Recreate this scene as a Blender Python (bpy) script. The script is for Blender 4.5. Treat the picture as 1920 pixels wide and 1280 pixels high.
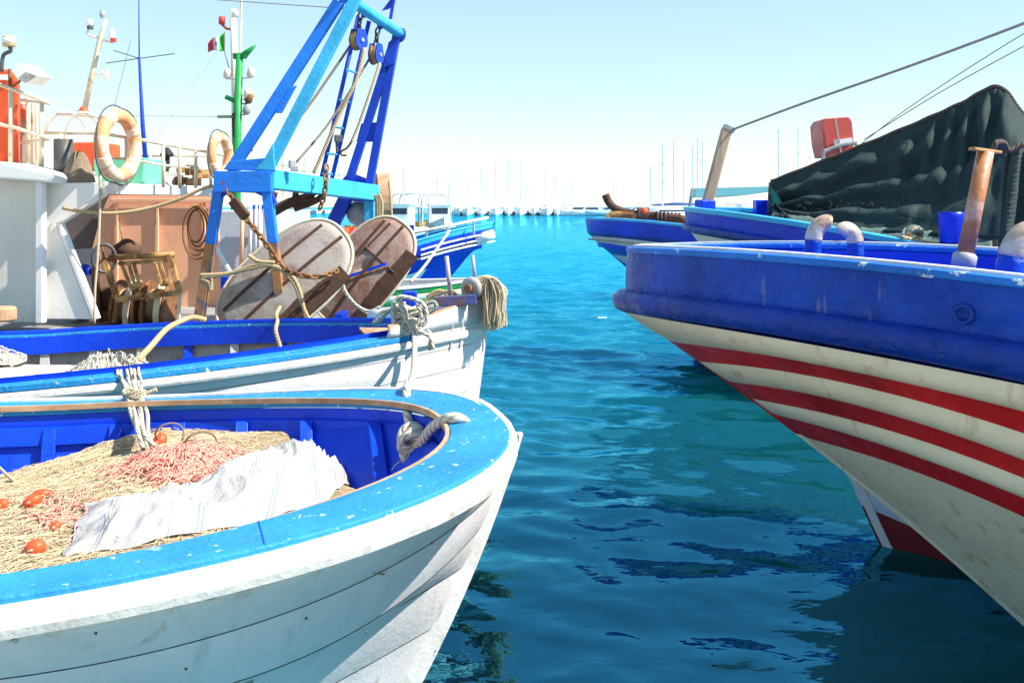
import bpy, math, random
import numpy as np
from mathutils import Vector, Matrix
random.seed(7); rng = np.random.default_rng(7)
SC = bpy.context.scene
COL = SC.collection
for _o in list(bpy.data.objects): bpy.data.objects.remove(_o)

# ------------------------------------------------------------------ camera
CAMZ = 2.0; FPX = 35.0 / 36.0 * 1920.0; HORIZON = 388.0
cam = bpy.data.cameras.new('camera'); cam_o = bpy.data.objects.new('camera', cam); COL.objects.link(cam_o)
cam_o.location = (0, 0, CAMZ); cam_o.rotation_euler = (math.radians(90), 0, 0)
cam.lens = 35; cam.sensor_width = 36; cam.shift_y = -(640 - HORIZON) / 1920.0
cam.clip_start = 0.05; cam.clip_end = 9000
SC.camera = cam_o

# ------------------------------------------------------------------ sky and sun
SUN_EL, SUN_AZ = math.radians(48), math.radians(-12)      # azimuth from +X towards +Y
w = bpy.data.worlds.new('World'); SC.world = w; w.use_nodes = True
wn = w.node_tree.nodes; wl = w.node_tree.links
bg = wn['Background']; sky = wn.new('ShaderNodeTexSky'); sky.sky_type = 'NISHITA'; sky.sun_disc = False
sky.sun_elevation = SUN_EL; sky.sun_rotation = math.radians(90) - SUN_AZ
sky.air_density = 1.0; sky.dust_density = 0.0; sky.ozone_density = 1.5; sky.altitude = 0
wb_ = wn.new('ShaderNodeMix'); wb_.data_type = 'RGBA'; wb_.blend_type = 'MULTIPLY'; wb_.inputs[0].default_value = 1; wb_.inputs[7].default_value = (.95, 1.05, 1.07, 1)      # cool white balance
gm_ = wn.new('ShaderNodeGamma'); gm_.inputs[1].default_value = .52; hs = wn.new('ShaderNodeHueSaturation'); hs.inputs['Saturation'].default_value = 1.25
wl.new(sky.outputs[0], gm_.inputs[0]); wl.new(gm_.outputs[0], hs.inputs['Color']); wl.new(hs.outputs[0], wb_.inputs[6]); wl.new(wb_.outputs[2], bg.inputs[0]); bg.inputs[1].default_value = 0.140
sun = bpy.data.lights.new('sun', 'SUN'); sun.energy = 3.3; sun.angle = math.radians(0.55); sun.color = (1.0, 0.93, 0.82)
sun_o = bpy.data.objects.new('sun', sun); COL.objects.link(sun_o)
TOSUN = Vector((math.cos(SUN_EL) * math.cos(SUN_AZ), math.cos(SUN_EL) * math.sin(SUN_AZ), math.sin(SUN_EL)))
sun_o.rotation_euler = TOSUN.to_track_quat('Z', 'Y').to_euler(); sun_o.location = (0, 0, 40)
SC.view_settings.view_transform = 'Standard'; SC.view_settings.look = 'None'
SC.view_settings.exposure = 1.62; SC.view_settings.gamma = 1; SC.view_settings.use_curve_mapping = False

# ------------------------------------------------------------------ helpers
def P(px, py, Y):
    return Vector(((px - 960) / FPX * Y, Y, CAMZ + (HORIZON - py) / FPX * Y))
def lerp(a, b, t): return a + (b - a) * t
def spline(pts, n=6, closed=False):
    pts = [Vector(p) for p in pts]; out = []
    m = len(pts); segs = m if closed else m - 1
    for i in range(segs):
        if closed: p0, p1, p2, p3 = pts[i - 1], pts[i], pts[(i + 1) % m], pts[(i + 2) % m]
        else: p0, p1, p2, p3 = pts[max(i - 1, 0)], pts[i], pts[i + 1], pts[min(i + 2, m - 1)]
        for k in range(n):
            t = k / n
            out.append(0.5 * ((2 * p1) + (p2 - p0) * t + (2 * p0 - 5 * p1 + 4 * p2 - p3) * t * t + (3 * p1 - p0 - 3 * p2 + p3) * t ** 3))
    if not closed: out.append(pts[-1])
    return out
ORG = {}
def origin(o): return ORG.get(o.name, Vector((0, 0, 0))) if o else Vector((0, 0, 0))
class MB:
    def __init__(s): s.v = []; s.f = []; s.uv = []
    def add(s, vs, fs, uvs=None):
        o = len(s.v); s.v += [tuple(x) for x in vs]
        for i, f in enumerate(fs):
            s.f.append(tuple(k + o for k in f)); s.uv.append(uvs[i] if uvs else None)
        return s
    def beam(s, p0, p1, w, h, up=(0, 0, 1), w1=None, h1=None):
        p0, p1 = Vector(p0), Vector(p1); d = (p1 - p0).normalized(); up = Vector(up)
        if abs(d.dot(up)) > .98: up = Vector((0, 1, 0))
        a = d.cross(up).normalized(); b = a.cross(d).normalized(); vs = []
        for p, ww, hh in ((p0, w, h), (p1, w1 or w, h1 or h)):
            for sx, sy in ((-1, -1), (1, -1), (1, 1), (-1, 1)): vs.append(p + a * (sx * ww / 2) + b * (sy * hh / 2))
        return s.add(vs, [(3, 2, 1, 0), (4, 5, 6, 7), (0, 1, 5, 4), (1, 2, 6, 5), (2, 3, 7, 6), (3, 0, 4, 7)])
    def box(s, c, size, rz=0):
        c = Vector(c); hx, hy, hz = [k / 2 for k in size]; R = Matrix.Rotation(rz, 3, 'Z'); vs = []
        for z in (-hz, hz):
            for x, y in ((-hx, -hy), (hx, -hy), (hx, hy), (-hx, hy)): vs.append(c + R @ Vector((x, y, z)))
        return s.add(vs, [(3, 2, 1, 0), (4, 5, 6, 7), (0, 1, 5, 4), (1, 2, 6, 5), (2, 3, 7, 6), (3, 0, 4, 7)])
    def tube(s, pts, r, n=8, closed=False, cap=True):
        pts = [Vector(p) for p in pts]; m = len(pts)
        rr = r if isinstance(r, (list, tuple)) else [r] * m
        T = []
        for i in range(m):
            if closed: t = pts[(i + 1) % m] - pts[i - 1]
            else: t = pts[min(i + 1, m - 1)] - pts[max(i - 1, 0)]
            T.append(t.normalized() if t.length > 1e-9 else Vector((0, 0, 1)))
        ref = Vector((0, 0, 1)) if abs(T[0].z) < .9 else Vector((1, 0, 0))
        a = (ref - T[0] * ref.dot(T[0])).normalized(); vs = []; L = [0.0]
        for i in range(m):
            a = (a - T[i] * a.dot(T[i]))
            a = a.normalized() if a.length > 1e-9 else T[i].orthogonal().normalized()
            b = T[i].cross(a)
            for k in range(n):
                ph = 2 * math.pi * k / n; vs.append(pts[i] + (a * math.cos(ph) + b * math.sin(ph)) * rr[i])
            if i: L.append(L[-1] + (pts[i] - pts[i - 1]).length)
        fs = []; uvs = []
        R = m if closed else m - 1
        for i in range(R):
            j = (i + 1) % m
            for k in range(n):
                k2 = (k + 1) % n
                fs.append((i * n + k, i * n + k2, j * n + k2, j * n + k))
                l0 = L[i]; l1 = L[j] if j else L[-1] + (pts[0] - pts[-1]).length
                uvs.append(((k / n, l0), ((k + 1) / n, l0), ((k + 1) / n, l1), (k / n, l1)))
        if cap and not closed:
            fs.append(tuple(range(n - 1, -1, -1))); uvs.append(None)
            fs.append(tuple((m - 1) * n + k for k in range(n))); uvs.append(None)
        return s.add(vs, fs, uvs)
    def cyl(s, p0, p1, r, n=12, r1=None): return s.tube([p0, p1], [r, r if r1 is None else r1], n)
    def lathe(s, prof, base, axis=(0, 0, 1), n=16, cap=True):
        base = Vector(base); ax = Vector(axis).normalized(); a = ax.orthogonal().normalized(); b = ax.cross(a); vs = []
        for (r, h) in prof:
            for k in range(n):
                ph = 2 * math.pi * k / n; vs.append(base + ax * h + (a * math.cos(ph) + b * math.sin(ph)) * r)
        fs = []
        for i in range(len(prof) - 1):
            for k in range(n): fs.append((i * n + k, i * n + (k + 1) % n, (i + 1) * n + (k + 1) % n, (i + 1) * n + k))
        if cap: fs.append(tuple(range(n - 1, -1, -1))); fs.append(tuple((len(prof) - 1) * n + k for k in range(n)))
        return s.add(vs, fs)
    def ball(s, c, r, n=10, m=7, sc=(1, 1, 1)):
        c = Vector(c); vs = []; fs = []
        for i in range(m + 1):
            th = math.pi * i / m
            for k in range(n):
                ph = 2 * math.pi * k / n
                vs.append(c + Vector((r * sc[0] * math.sin(th) * math.cos(ph), r * sc[1] * math.sin(th) * math.sin(ph), r * sc[2] * math.cos(th))))
        for i in range(m):
            for k in range(n): fs.append((i * n + k, (i + 1) * n + k, (i + 1) * n + (k + 1) % n, i * n + (k + 1) % n))
        return s.add(vs, fs)
    def prism(s, poly, ext):
        poly = [Vector(p) for p in poly]; e = Vector(ext); n = len(poly)
        fs = [tuple(range(n)), tuple(range(2 * n - 1, n - 1, -1))] + [((i + 1) % n, i, i + n, (i + 1) % n + n) for i in range(n)]
        return s.add(poly + [p + e for p in poly], fs)
    def grid(s, rows, uv=None, closed=False):
        """rows: list of equal-length point lists"""
        nr = len(rows); nc = len(rows[0]); vs = [p for r in rows for p in r]; fs = []; uvs = []
        for i in range(nr - 1):
            for k in range(nc if closed else nc - 1):
                k2 = (k + 1) % nc
                fs.append((i * nc + k, i * nc + k2, (i + 1) * nc + k2, (i + 1) * nc + k))
                u0, u1, v0, v1 = k / (nc - 1), (k + 1) / (nc - 1), i / (nr - 1), (i + 1) / (nr - 1)
                uvs.append(((u0, v0), (u1, v0), (u1, v1), (u0, v1)))
        return s.add(vs, fs, uvs)
    def build(s, name, mat, parent=None, smooth=False, bevel=0, solid=0, sub=0, fix=True):
        me = bpy.data.meshes.new(name); org = origin(parent)
        me.from_pydata([(x - org.x, y - org.y, z - org.z) for x, y, z in s.v], [], s.f)
        if any(u for u in s.uv):
            ul = me.uv_layers.new(name='UVMap'); i = 0; buf = np.zeros(2 * len(me.loops))
            for f, u in zip(s.f, s.uv):
                if u:
                    for k in range(len(f)): buf[2 * (i + k)] = u[k][0]; buf[2 * (i + k) + 1] = u[k][1]
                i += len(f)
            ul.data.foreach_set('uv', buf)
        if smooth: me.polygons.foreach_set('use_smooth', [True] * len(me.polygons))
        if mat: me.materials.append(mat)
        me.update()
        if fix:
            import bmesh
            b = bmesh.new(); b.from_mesh(me); bmesh.ops.recalc_face_normals(b, faces=b.faces); b.to_mesh(me); b.free()
        o = bpy.data.objects.new(name, me); COL.objects.link(o)
        if parent: o.parent = parent
        ORG[o.name] = org.copy()
        if solid: m = o.modifiers.new('solid', 'SOLIDIFY'); m.thickness = solid; m.offset = 0
        if sub: m = o.modifiers.new('sub', 'SUBSURF'); m.levels = sub; m.render_levels = sub
        if bevel: m = o.modifiers.new('bevel', 'BEVEL'); m.width = bevel; m.segments = 2; m.limit_method = 'ANGLE'
        return o
def thing(name, label, cat, loc, group=None):
    o = bpy.data.objects.new(name, None); COL.objects.link(o); o.location = loc; o.empty_display_size = .2
    ORG[o.name] = Vector(loc); o['label'] = label; o['category'] = cat
    if group: o['group'] = group
    return o
def tag(o, label, cat, group=None):
    o['label'] = label; o['category'] = cat
    if group: o['group'] = group
    return o
def setting(o): o['kind'] = 'structure'; return o

# ------------------------------------------------------------------ materials
def nmat(name):
    m = bpy.data.materials.new(name); m.use_nodes = True; nt = m.node_tree
    return m, nt.nodes, nt.links, nt.nodes['Principled BSDF']
def rgba(c): return (c[0], c[1], c[2], 1)
def ramp(nodes, a, b):
    r = nodes.new('ShaderNodeMapRange'); r.inputs[1].default_value = a; r.inputs[2].default_value = b; r.clamp = True; return r
def noise(nodes, links, vec, scale, detail=5, rough=.55, dist=0):
    n = nodes.new('ShaderNodeTexNoise'); n.inputs['Scale'].default_value = scale; n.inputs['Detail'].default_value = detail
    n.inputs['Roughness'].default_value = rough; n.inputs['Distortion'].default_value = dist; links.new(vec, n.inputs['Vector']); return n
def mixc(nodes, links, fac, a, b):
    m = nodes.new('ShaderNodeMix'); m.data_type = 'RGBA'
    if hasattr(fac, 'links') or hasattr(fac, 'is_linked'): links.new(fac, m.inputs[0])
    else: m.inputs[0].default_value = fac
    for sock, val in ((m.inputs[6], a), (m.inputs[7], b)):
        if isinstance(val, tuple): sock.default_value = rgba(val)
        else: links.new(val, sock)
    return m.outputs[2]
def stretch(nodes, links, vec, sc, rot=(0, 0, 0)):
    mp = nodes.new('ShaderNodeMapping'); mp.inputs['Scale'].default_value = sc; mp.inputs['Rotation'].default_value = rot; links.new(vec, mp.inputs['Vector']); return mp.outputs[0]
def paint(name, col, var=.3, chip=None, chip_t=.64, chip_s=7, rough=.42, bump=.25, bs=26, stain=None, stain_t=.66, metal=0, grime=None, grime_t=.55, spec=.28):
    """old brushed paint: tone patches, chips to another colour, rust or dirt streaks, brush relief"""
    m, N, L, B = nmat(name); tc = N.new('ShaderNodeTexCoord').outputs['Object']
    n1 = noise(N, L, tc, 2.3, 6, .6); r1 = ramp(N, .3, .72); L.new(n1.outputs[0], r1.inputs[0])
    dark = tuple(c * (1 - var) for c in col); lite = tuple(min(1, c * (1 + var * .45) + .012 * var) for c in col)
    c = mixc(N, L, r1.outputs[0], dark, lite)
    if grime:
        v = stretch(N, L, tc, (5, 5, 1.1)); n4 = noise(N, L, v, 2.2, 6, .65); r4 = ramp(N, grime_t, grime_t + .25); L.new(n4.outputs[0], r4.inputs[0])
        c = mixc(N, L, r4.outputs[0], c, grime)
    h = None
    if chip:
        n2 = noise(N, L, tc, chip_s, 9, .68, .3); r2 = ramp(N, chip_t, chip_t + .025); L.new(n2.outputs[0], r2.inputs[0])
        c = mixc(N, L, r2.outputs[0], c, chip); h = r2.outputs[0]
    if stain:
        v = stretch(N, L, tc, (9, 9, 1.6)); n3 = noise(N, L, v, 1.6, 4, .5); r3 = ramp(N, stain_t, stain_t + .1); L.new(n3.outputs[0], r3.inputs[0])
        n5 = noise(N, L, tc, 40, 3); ml = N.new('ShaderNodeMath'); ml.operation = 'MULTIPLY'; L.new(r3.outputs[0], ml.inputs[0]); L.new(n5.outputs[0], ml.inputs[1])
        c = mixc(N, L, ml.outputs[0], c, stain)
    L.new(c, B.inputs['Base Color']); B.inputs['Metallic'].default_value = metal; B.inputs['Specular IOR Level'].default_value = spec
    nr = noise(N, L, tc, 11, 4); rr = ramp(N, .25, .75); rr.inputs[3].default_value = rough - .12; rr.inputs[4].default_value = rough + .2; L.new(nr.outputs[0], rr.inputs[0]); L.new(rr.outputs[0], B.inputs['Roughness'])
    nb = noise(N, L, tc, bs, 6, .62, .4); hh = nb.outputs[0]
    if h:
        mm = N.new('ShaderNodeMath'); mm.operation = 'MULTIPLY_ADD'; L.new(h, mm.inputs[0]); mm.inputs[1].default_value = -.5; L.new(hh, mm.inputs[2]); hh = mm.outputs[0]
    bp = N.new('ShaderNodeBump'); bp.inputs['Strength'].default_value = bump; bp.inputs['Distance'].default_value = .02; L.new(hh, bp.inputs['Height']); L.new(bp.outputs[0], B.inputs['Normal'])
    return m
def rope_mat(name, col, col2, twist=26):
    m, N, L, B = nmat(name); tcn = N.new('ShaderNodeTexCoord'); uv = tcn.outputs['UV']; tc = tcn.outputs['Object']
    sx = N.new('ShaderNodeSeparateXYZ'); L.new(uv, sx.inputs[0])
    a = N.new('ShaderNodeMath'); a.operation = 'MULTIPLY'; L.new(sx.outputs[1], a.inputs[0]); a.inputs[1].default_value = twist
    b = N.new('ShaderNodeMath'); b.operation = 'MULTIPLY_ADD'; L.new(sx.outputs[0], b.inputs[0]); b.inputs[1].default_value = 3; L.new(a.outputs[0], b.inputs[2])
    f = N.new('ShaderNodeMath'); f.operation = 'PINGPONG'; f.inputs[1].default_value = .5; L.new(b.outputs[0], f.inputs[0])
    r = ramp(N, 0, .3); L.new(f.outputs[0], r.inputs[0])
    n = noise(N, L, tc, 24, 5); c0 = mixc(N, L, n.outputs[0], tuple(k * .7 for k in col), col)
    c = mixc(N, L, r.outputs[0], col2, c0); L.new(c, B.inputs['Base Color']); B.inputs['Roughness'].default_value = .9
    n2 = noise(N, L, tc, 160, 3); ad = N.new('ShaderNodeMath'); ad.operation = 'MULTIPLY_ADD'; L.new(n2.outputs[0], ad.inputs[0]); ad.inputs[1].default_value = .4; L.new(r.outputs[0], ad.inputs[2])
    bp = N.new('ShaderNodeBump'); bp.inputs['Strength'].default_value = .9; bp.inputs['Distance'].default_value = .006; L.new(ad.outputs[0], bp.inputs['Height']); L.new(bp.outputs[0], B.inputs['Normal'])
    return m
def rusty(name, a, b, t=.5, rough=.75, s=7):
    m, N, L, B = nmat(name); tc = N.new('ShaderNodeTexCoord').outputs['Object']
    n = noise(N, L, tc, s, 8, .68, .5); r = ramp(N, t - .09, t + .09); L.new(n.outputs[0], r.inputs[0])
    n2 = noise(N, L, tc, 34, 5); c1 = mixc(N, L, n2.outputs[0], tuple(k * .55 for k in b), b)
    L.new(mixc(N, L, r.outputs[0], a, c1), B.inputs['Base Color']); B.inputs['Roughness'].default_value = rough
    bp = N.new('ShaderNodeBump'); bp.inputs['Strength'].default_value = .4; bp.inputs['Distance'].default_value = .01; L.new(n2.outputs[0], bp.inputs['Height']); L.new(bp.outputs[0], B.inputs['Normal'])
    return m
def wood(name, a, b, s=(3, 3, 30), rough=.8):
    m, N, L, B = nmat(name); tc = N.new('ShaderNodeTexCoord').outputs['Object']
    v = stretch(N, L, tc, s); n = noise(N, L, v, 2, 6, .6, .6); r = ramp(N, .3, .7); L.new(n.outputs[0], r.inputs[0])
    L.new(mixc(N, L, r.outputs[0], a, b), B.inputs['Base Color']); B.inputs['Roughness'].default_value = rough
    bp = N.new('ShaderNodeBump'); bp.inputs['Strength'].default_value = .3; bp.inputs['Distance'].default_value = .01; L.new(n.outputs[0], bp.inputs['Height']); L.new(bp.outputs[0], B.inputs['Normal'])
    return m
def fibre(name, a, b, s=60, bump=1.0, dist=.02, s2=5):
    """heaped netting: fine tangled threads"""
    m, N, L, B = nmat(name); tc = N.new('ShaderNodeTexCoord').outputs['Object']
    n = noise(N, L, tc, s, 8, .75, 2.5); n3 = noise(N, L, tc, s2, 5, .6)
    mx = N.new('ShaderNodeMath'); mx.operation = 'MULTIPLY_ADD'; L.new(n3.outputs[0], mx.inputs[0]); mx.inputs[1].default_value = .5; L.new(n.outputs[0], mx.inputs[2])
    r = ramp(N, .55, .95); L.new(mx.outputs[0], r.inputs[0])
    L.new(mixc(N, L, r.outputs[0], a, b), B.inputs['Base Color']); B.inputs['Roughness'].default_value = .95
    bp = N.new('ShaderNodeBump'); bp.inputs['Strength'].default_value = bump; bp.inputs['Distance'].default_value = dist; L.new(n.outputs[0], bp.inputs['Height']); L.new(bp.outputs[0], B.inputs['Normal'])
    return m
def plain(name, col, rough=.5, metal=0, bump=.08, s=30, var=.15):
    return paint(name, col, var=var, rough=rough, bump=bump, bs=s, metal=metal)

CYAN = (.022, .27, .62); BLUE = (.004, .035, .46); WHITE = (.78, .78, .76)
M = {}
M['cyan_cap'] = paint('light blue rail paint', CYAN, .35, chip=(.66, .78, .82), chip_t=.625, chip_s=24, rough=.45, bump=.5, bs=30, grime=(.02, .22, .55), grime_t=.52)
M['cyan'] = paint('light blue and sunlit gantry paint', (.05, .46, .80), .3, chip=(.6, .7, .75), chip_t=.7, chip_s=10, bump=.3)
M['blue_in'] = paint('royal blue paint', (.000, .052, .70), .3, chip=(.04, .16, .6), chip_t=.70, chip_s=8, rough=.38, bump=.25, stain=(.01, .015, .03), stain_t=.68)
M['blue_hull'] = paint('thick blue gloss paint', (.000, .052, .42), .5, chip=(.004, .14, .55), chip_t=.68, chip_s=13, rough=.24, bump=1.0, bs=14, grime=(.004, .07, .36), grime_t=.52, stain=(.34, .33, .30), stain_t=.67, spec=.2)
M['blue_rub'] = paint('blue strake paint', (.000, .036, .33), .5, chip=(.02, .15, .52), chip_t=.66, chip_s=12, rough=.34, bump=.8, bs=17)
M['blue2'] = paint('bulwark blue paint', (.000, .050, .66), .35, chip=(.10, .30, .7), chip_t=.74, rough=.4, bump=.25)
M['gantry'] = paint('gantry blue paint', (.015, .21, .80), .3, chip=(.22, .08, .03), chip_t=.64, chip_s=8, rough=.42, bump=.3, stain=(.25, .10, .03), stain_t=.66)
M['gantry_dark'] = paint('deep blue and gantry shade paint', (.008, .055, .52), .3, chip=(.16, .06, .03), chip_t=.72, chip_s=7, rough=.45, bump=.3)
M['white_hull'] = paint('white hull paint', (.74, .70, .71), .14, chip=(.42, .42, .43), chip_t=.71, chip_s=20, rough=.5, bump=.16, bs=40, stain=(.42, .22, .07), stain_t=.65, grime=(.52, .53, .55), grime_t=.55)
M['white_rail'] = paint('worn white rail paint', (.76, .75, .72), .15, chip=(.30, .27, .24), chip_t=.66, chip_s=9, rough=.6, bump=.22, bs=30, grime=(.50, .46, .40), grime_t=.50)
M['tan_edge'] = wood('bare tan wood', (.30, .17, .09), (.55, .36, .22), (4, 4, 4))
M['cream'] = paint('cream hull paint', (.86, .73, .52), .12, chip=(.52, .28, .08), chip_t=.72, chip_s=9, rough=.45, bump=.3, bs=22, stain=(.50, .25, .06), stain_t=.61, grime=(.64, .52, .34), grime_t=.57)
M['red'] = paint('red stripe paint', (.64, .010, .012), .5, chip=(.66, .45, .32), chip_t=.70, chip_s=12, rough=.42, bump=.3)
M['dark_red'] = paint('dark red bottom paint', (.20, .012, .015), .4, rough=.6)
M['off_white'] = paint('off white hull paint', (.70, .69, .66), .12, chip=(.45, .42, .38), chip_t=.75, rough=.5, bump=.2)
M['pale_lilac'] = paint('pale boot top paint', (.62, .64, .74), .1, rough=.5)
M['dark_wood'] = plain('dark seam wood', (.22, .20, .18), .9)
M['rim_blue'] = paint('worn sunlit blue rim paint', (.010, .17, .66), .4, chip=(.62, .74, .84), chip_t=.60, chip_s=10, rough=.4, bump=.5, bs=26)  # whitish chips also stand for the sunlit top of the rim
M['grey_in'] = paint('grey inner planking', (.30, .29, .28), .3, chip=(.16, .15, .14), chip_t=.62, rough=.7, bump=.4)
M['grey_rib'] = paint('grey rib paint', (.48, .48, .48), .2, chip=(.25, .24, .22), chip_t=.66, rough=.7)
M['white'] = paint('white cabin paint', (.82, .81, .78), .1, chip=(.55, .50, .42), chip_t=.78, rough=.42, bump=.12, stain=(.45, .26, .10), stain_t=.76)
M['beige'] = paint('beige cabin paint', (.76, .70, .60), .12, rough=.5, bump=.15, stain=(.35, .22, .10), stain_t=.74)
M['pink'] = paint('salmon paint and bounce tint', (.94, .50, .31), .15, rough=.5, bump=.15, stain=(.4, .18, .1), stain_t=.72)  # salmon stands for light bounced onto the shelter wall
M['orange'] = paint('orange red paint', (.75, .10, .03), .2, rough=.5, bump=.15)
M['dark'] = plain('dark recess paint', (.03, .028, .028), .8); M['passage'] = plain('passage shade brown', (.16, .13, .12), .8)  # passage tone carries the shade of the opening
M['rust'] = rusty('rusted steel', (.16, .065, .025), (.34, .15, .05), .5)
M['rustblue'] = rusty('rust over blue', (.010, .10, .42), (.26, .11, .035), .50, s=4)
M['rust_tan'] = rusty('rusty yellow steel', (.46, .27, .08), (.22, .085, .025), .50, .6, 9)
M['rail_tan'] = rusty('worn cream rail', (.66, .56, .40), (.40, .22, .10), .62, .5, 9)
M['door_grey'] = rusty('trawl door grey', (.38, .33, .29), (.33, .24, .18), .55, .6, 3)
M['door_brown'] = rusty('trawl door brown', (.38, .26, .22), (.30, .15, .10), .5, .6, 3)
M['dark_rust'] = rusty('dark rust', (.06, .025, .015), (.12, .05, .02), .5, .8)
M['steel'] = rusty('grey steel', (.36, .36, .36), (.28, .22, .18), .6, .45)
M['dark_steel'] = rusty('dark steel', (.07, .07, .075), (.12, .09, .07), .6, .5)
M['wire'] = rusty('brown wire', (.16, .12, .10), (.24, .17, .12), .5, .7, 30)
M['rope'] = rope_mat('pale mooring rope', (.72, .67, .56), (.40, .34, .25), 22)
M['rope_thin'] = rope_mat('pale thin rope', (.75, .66, .48), (.42, .30, .16), 60)
M['rope_tan'] = rope_mat('tan rope', (.66, .50, .28), (.38, .24, .10), 40)
M['rope_green'] = rope_mat('greenish rope', (.36, .44, .38), (.20, .22, .18), 40)
M['rope_dark'] = rope_mat('dark wrapped rope', (.12, .08, .06), (.04, .03, .025), 40)
M['net'] = fibre('beige netting', (.34, .24, .12), (.66, .53, .34), 90)
M['net_pale'] = fibre('pale netting', (.52, .45, .35), (.84, .77, .64), 60)
M['net_pink'] = fibre('pink netting', (.55, .16, .11), (.85, .45, .36), 70)
M['net_dark'] = fibre('dark netting', (.03, .02, .03), (.12, .08, .09), 70)
M['rope_stay'] = rope_mat('grey stay rope', (.50, .46, .40), (.30, .26, .22), 60); M['ring_band'] = plain('faded ring band', (.84, .58, .42), .6)
M['strand'] = plain('net thread', (.66, .53, .35), .9)
M['strand_pink'] = plain('pink net thread', (.85, .34, .27), .9)
M['strand_grey'] = plain('grey net thread', (.60, .58, .52), .9)
M['float'] = plain('orange float plastic', (.80, .10, .03), .35, 0, .12)
M['ring'] = paint('life ring orange', (.84, .36, .17), .2, chip=(.84, .58, .42), chip_t=.5, chip_s=3, rough=.5)
M['ring_pale'] = plain('life ring pale band', (.82, .70, .58), .6)
M['green'] = paint('green paint', (.02, .30, .07), .25, chip=(.3, .4, .3), chip_t=.75)
M['green_box'] = plain('mint green box', (.16, .62, .38), .5)
M['teal'] = plain('teal awning cloth', (.05, .20, .24), .8)
M['bucket'] = plain('blue bucket plastic', (.004, .03, .62), .3)
M['redbox'] = plain('red canister', (.62, .10, .08), .35)
M['black'] = plain('black rubber', (.02, .02, .02), .6)
M['glass'] = plain('dark window glass', (.03, .05, .07), .1)
M['lamp'] = plain('lamp glass', (.8, .8, .78), .25)
M['redlamp'] = plain('red lamp glass', (.7, .05, .04), .3)
M['brass'] = plain('brass lamp', (.55, .42, .22), .4)
M['far_white'] = plain('far white boat', (.80, .81, .82), .4)
M['far_blue'] = plain('far pale blue boat', (.40, .58, .66), .5)
M['far_navy'] = plain('far sail cover', (.06, .12, .28), .8)
M['far_grey'] = plain('far grey', (.55, .60, .64), .8)
M['mast'] = plain('pale alloy mast', (.62, .65, .70), .5)
M['quay'] = plain('pale quay stone', (.52, .52, .50), .9); M['quay_near'] = plain('worn limestone paving', (.60, .54, .45), .9)
M['flag_g'] = plain('flag green', (.05, .45, .08), .8); M['flag_w'] = plain('flag white', (.80, .76, .68), .8); M['flag_r'] = plain('flag red', (.75, .08, .10), .8)
M['flag_b'] = plain('flag crest blue', (.10, .14, .45), .8)
# ------------------------------------------------------------------ water
def water_material():
    m, N, L, B = nmat('harbour water'); tc = N.new('ShaderNodeTexCoord').outputs['Object']
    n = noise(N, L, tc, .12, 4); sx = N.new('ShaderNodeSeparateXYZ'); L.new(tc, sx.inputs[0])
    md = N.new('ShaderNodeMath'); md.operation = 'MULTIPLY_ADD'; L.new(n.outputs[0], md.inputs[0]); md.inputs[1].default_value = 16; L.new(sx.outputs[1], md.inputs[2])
    rm = ramp(N, 13, 42); L.new(md.outputs[0], rm.inputs[0])      # far brightness painted into the body colour, lighter turquoise with distance
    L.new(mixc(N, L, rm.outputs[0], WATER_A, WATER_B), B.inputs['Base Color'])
    B.inputs['Roughness'].default_value = .5; B.inputs['Specular IOR Level'].default_value = 0; B.subsurface_method = 'BURLEY'; B.inputs['Subsurface Weight'].default_value = 1; B.inputs['Subsurface Radius'].default_value = (.3, 1, 1); B.inputs['Subsurface Scale'].default_value = 1.1
    v1 = stretch(N, L, tc, (1.0, 1.6, 1)); n1 = noise(N, L, v1, 1.7, 3, .5, .4)
    v2 = stretch(N, L, tc, (1.0, 1.4, 1), (0, 0, .4)); n2 = noise(N, L, v2, 8.0, 2, .5, .3)
    ad = N.new('ShaderNodeMath'); ad.operation = 'MULTIPLY_ADD'; L.new(n2.outputs[0], ad.inputs[0]); ad.inputs[1].default_value = .22; L.new(n1.outputs[0], ad.inputs[2])
    bp = N.new('ShaderNodeBump'); rb = ramp(N, 4, 15); rb.inputs[3].default_value = WATER_BUMP * .6; rb.inputs[4].default_value = WATER_BUMP * 2.4; L.new(sx.outputs[1], rb.inputs[0]); L.new(rb.outputs[0], bp.inputs['Strength']); bp.inputs['Distance'].default_value = .12; L.new(ad.outputs[0], bp.inputs['Height']); gl = N.new('ShaderNodeBsdfGlossy'); gl.inputs['Color'].default_value = WATER_GLOSS; gl.inputs['Roughness'].default_value = .02; L.new(bp.outputs[0], gl.inputs['Normal'])
    fr = N.new('ShaderNodeFresnel'); fr.inputs['IOR'].default_value = WATER_IOR; L.new(bp.outputs[0], fr.inputs['Normal'])
    ms = N.new('ShaderNodeMixShader'); L.new(fr.outputs[0], ms.inputs[0]); L.new(B.outputs[0], ms.inputs[1]); L.new(gl.outputs[0], ms.inputs[2]); L.new(ms.outputs[0], N['Material Output'].inputs[0])
    return m
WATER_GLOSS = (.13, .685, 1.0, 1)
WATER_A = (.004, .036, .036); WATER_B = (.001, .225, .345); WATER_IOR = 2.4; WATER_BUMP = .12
M['water'] = water_material()
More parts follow.
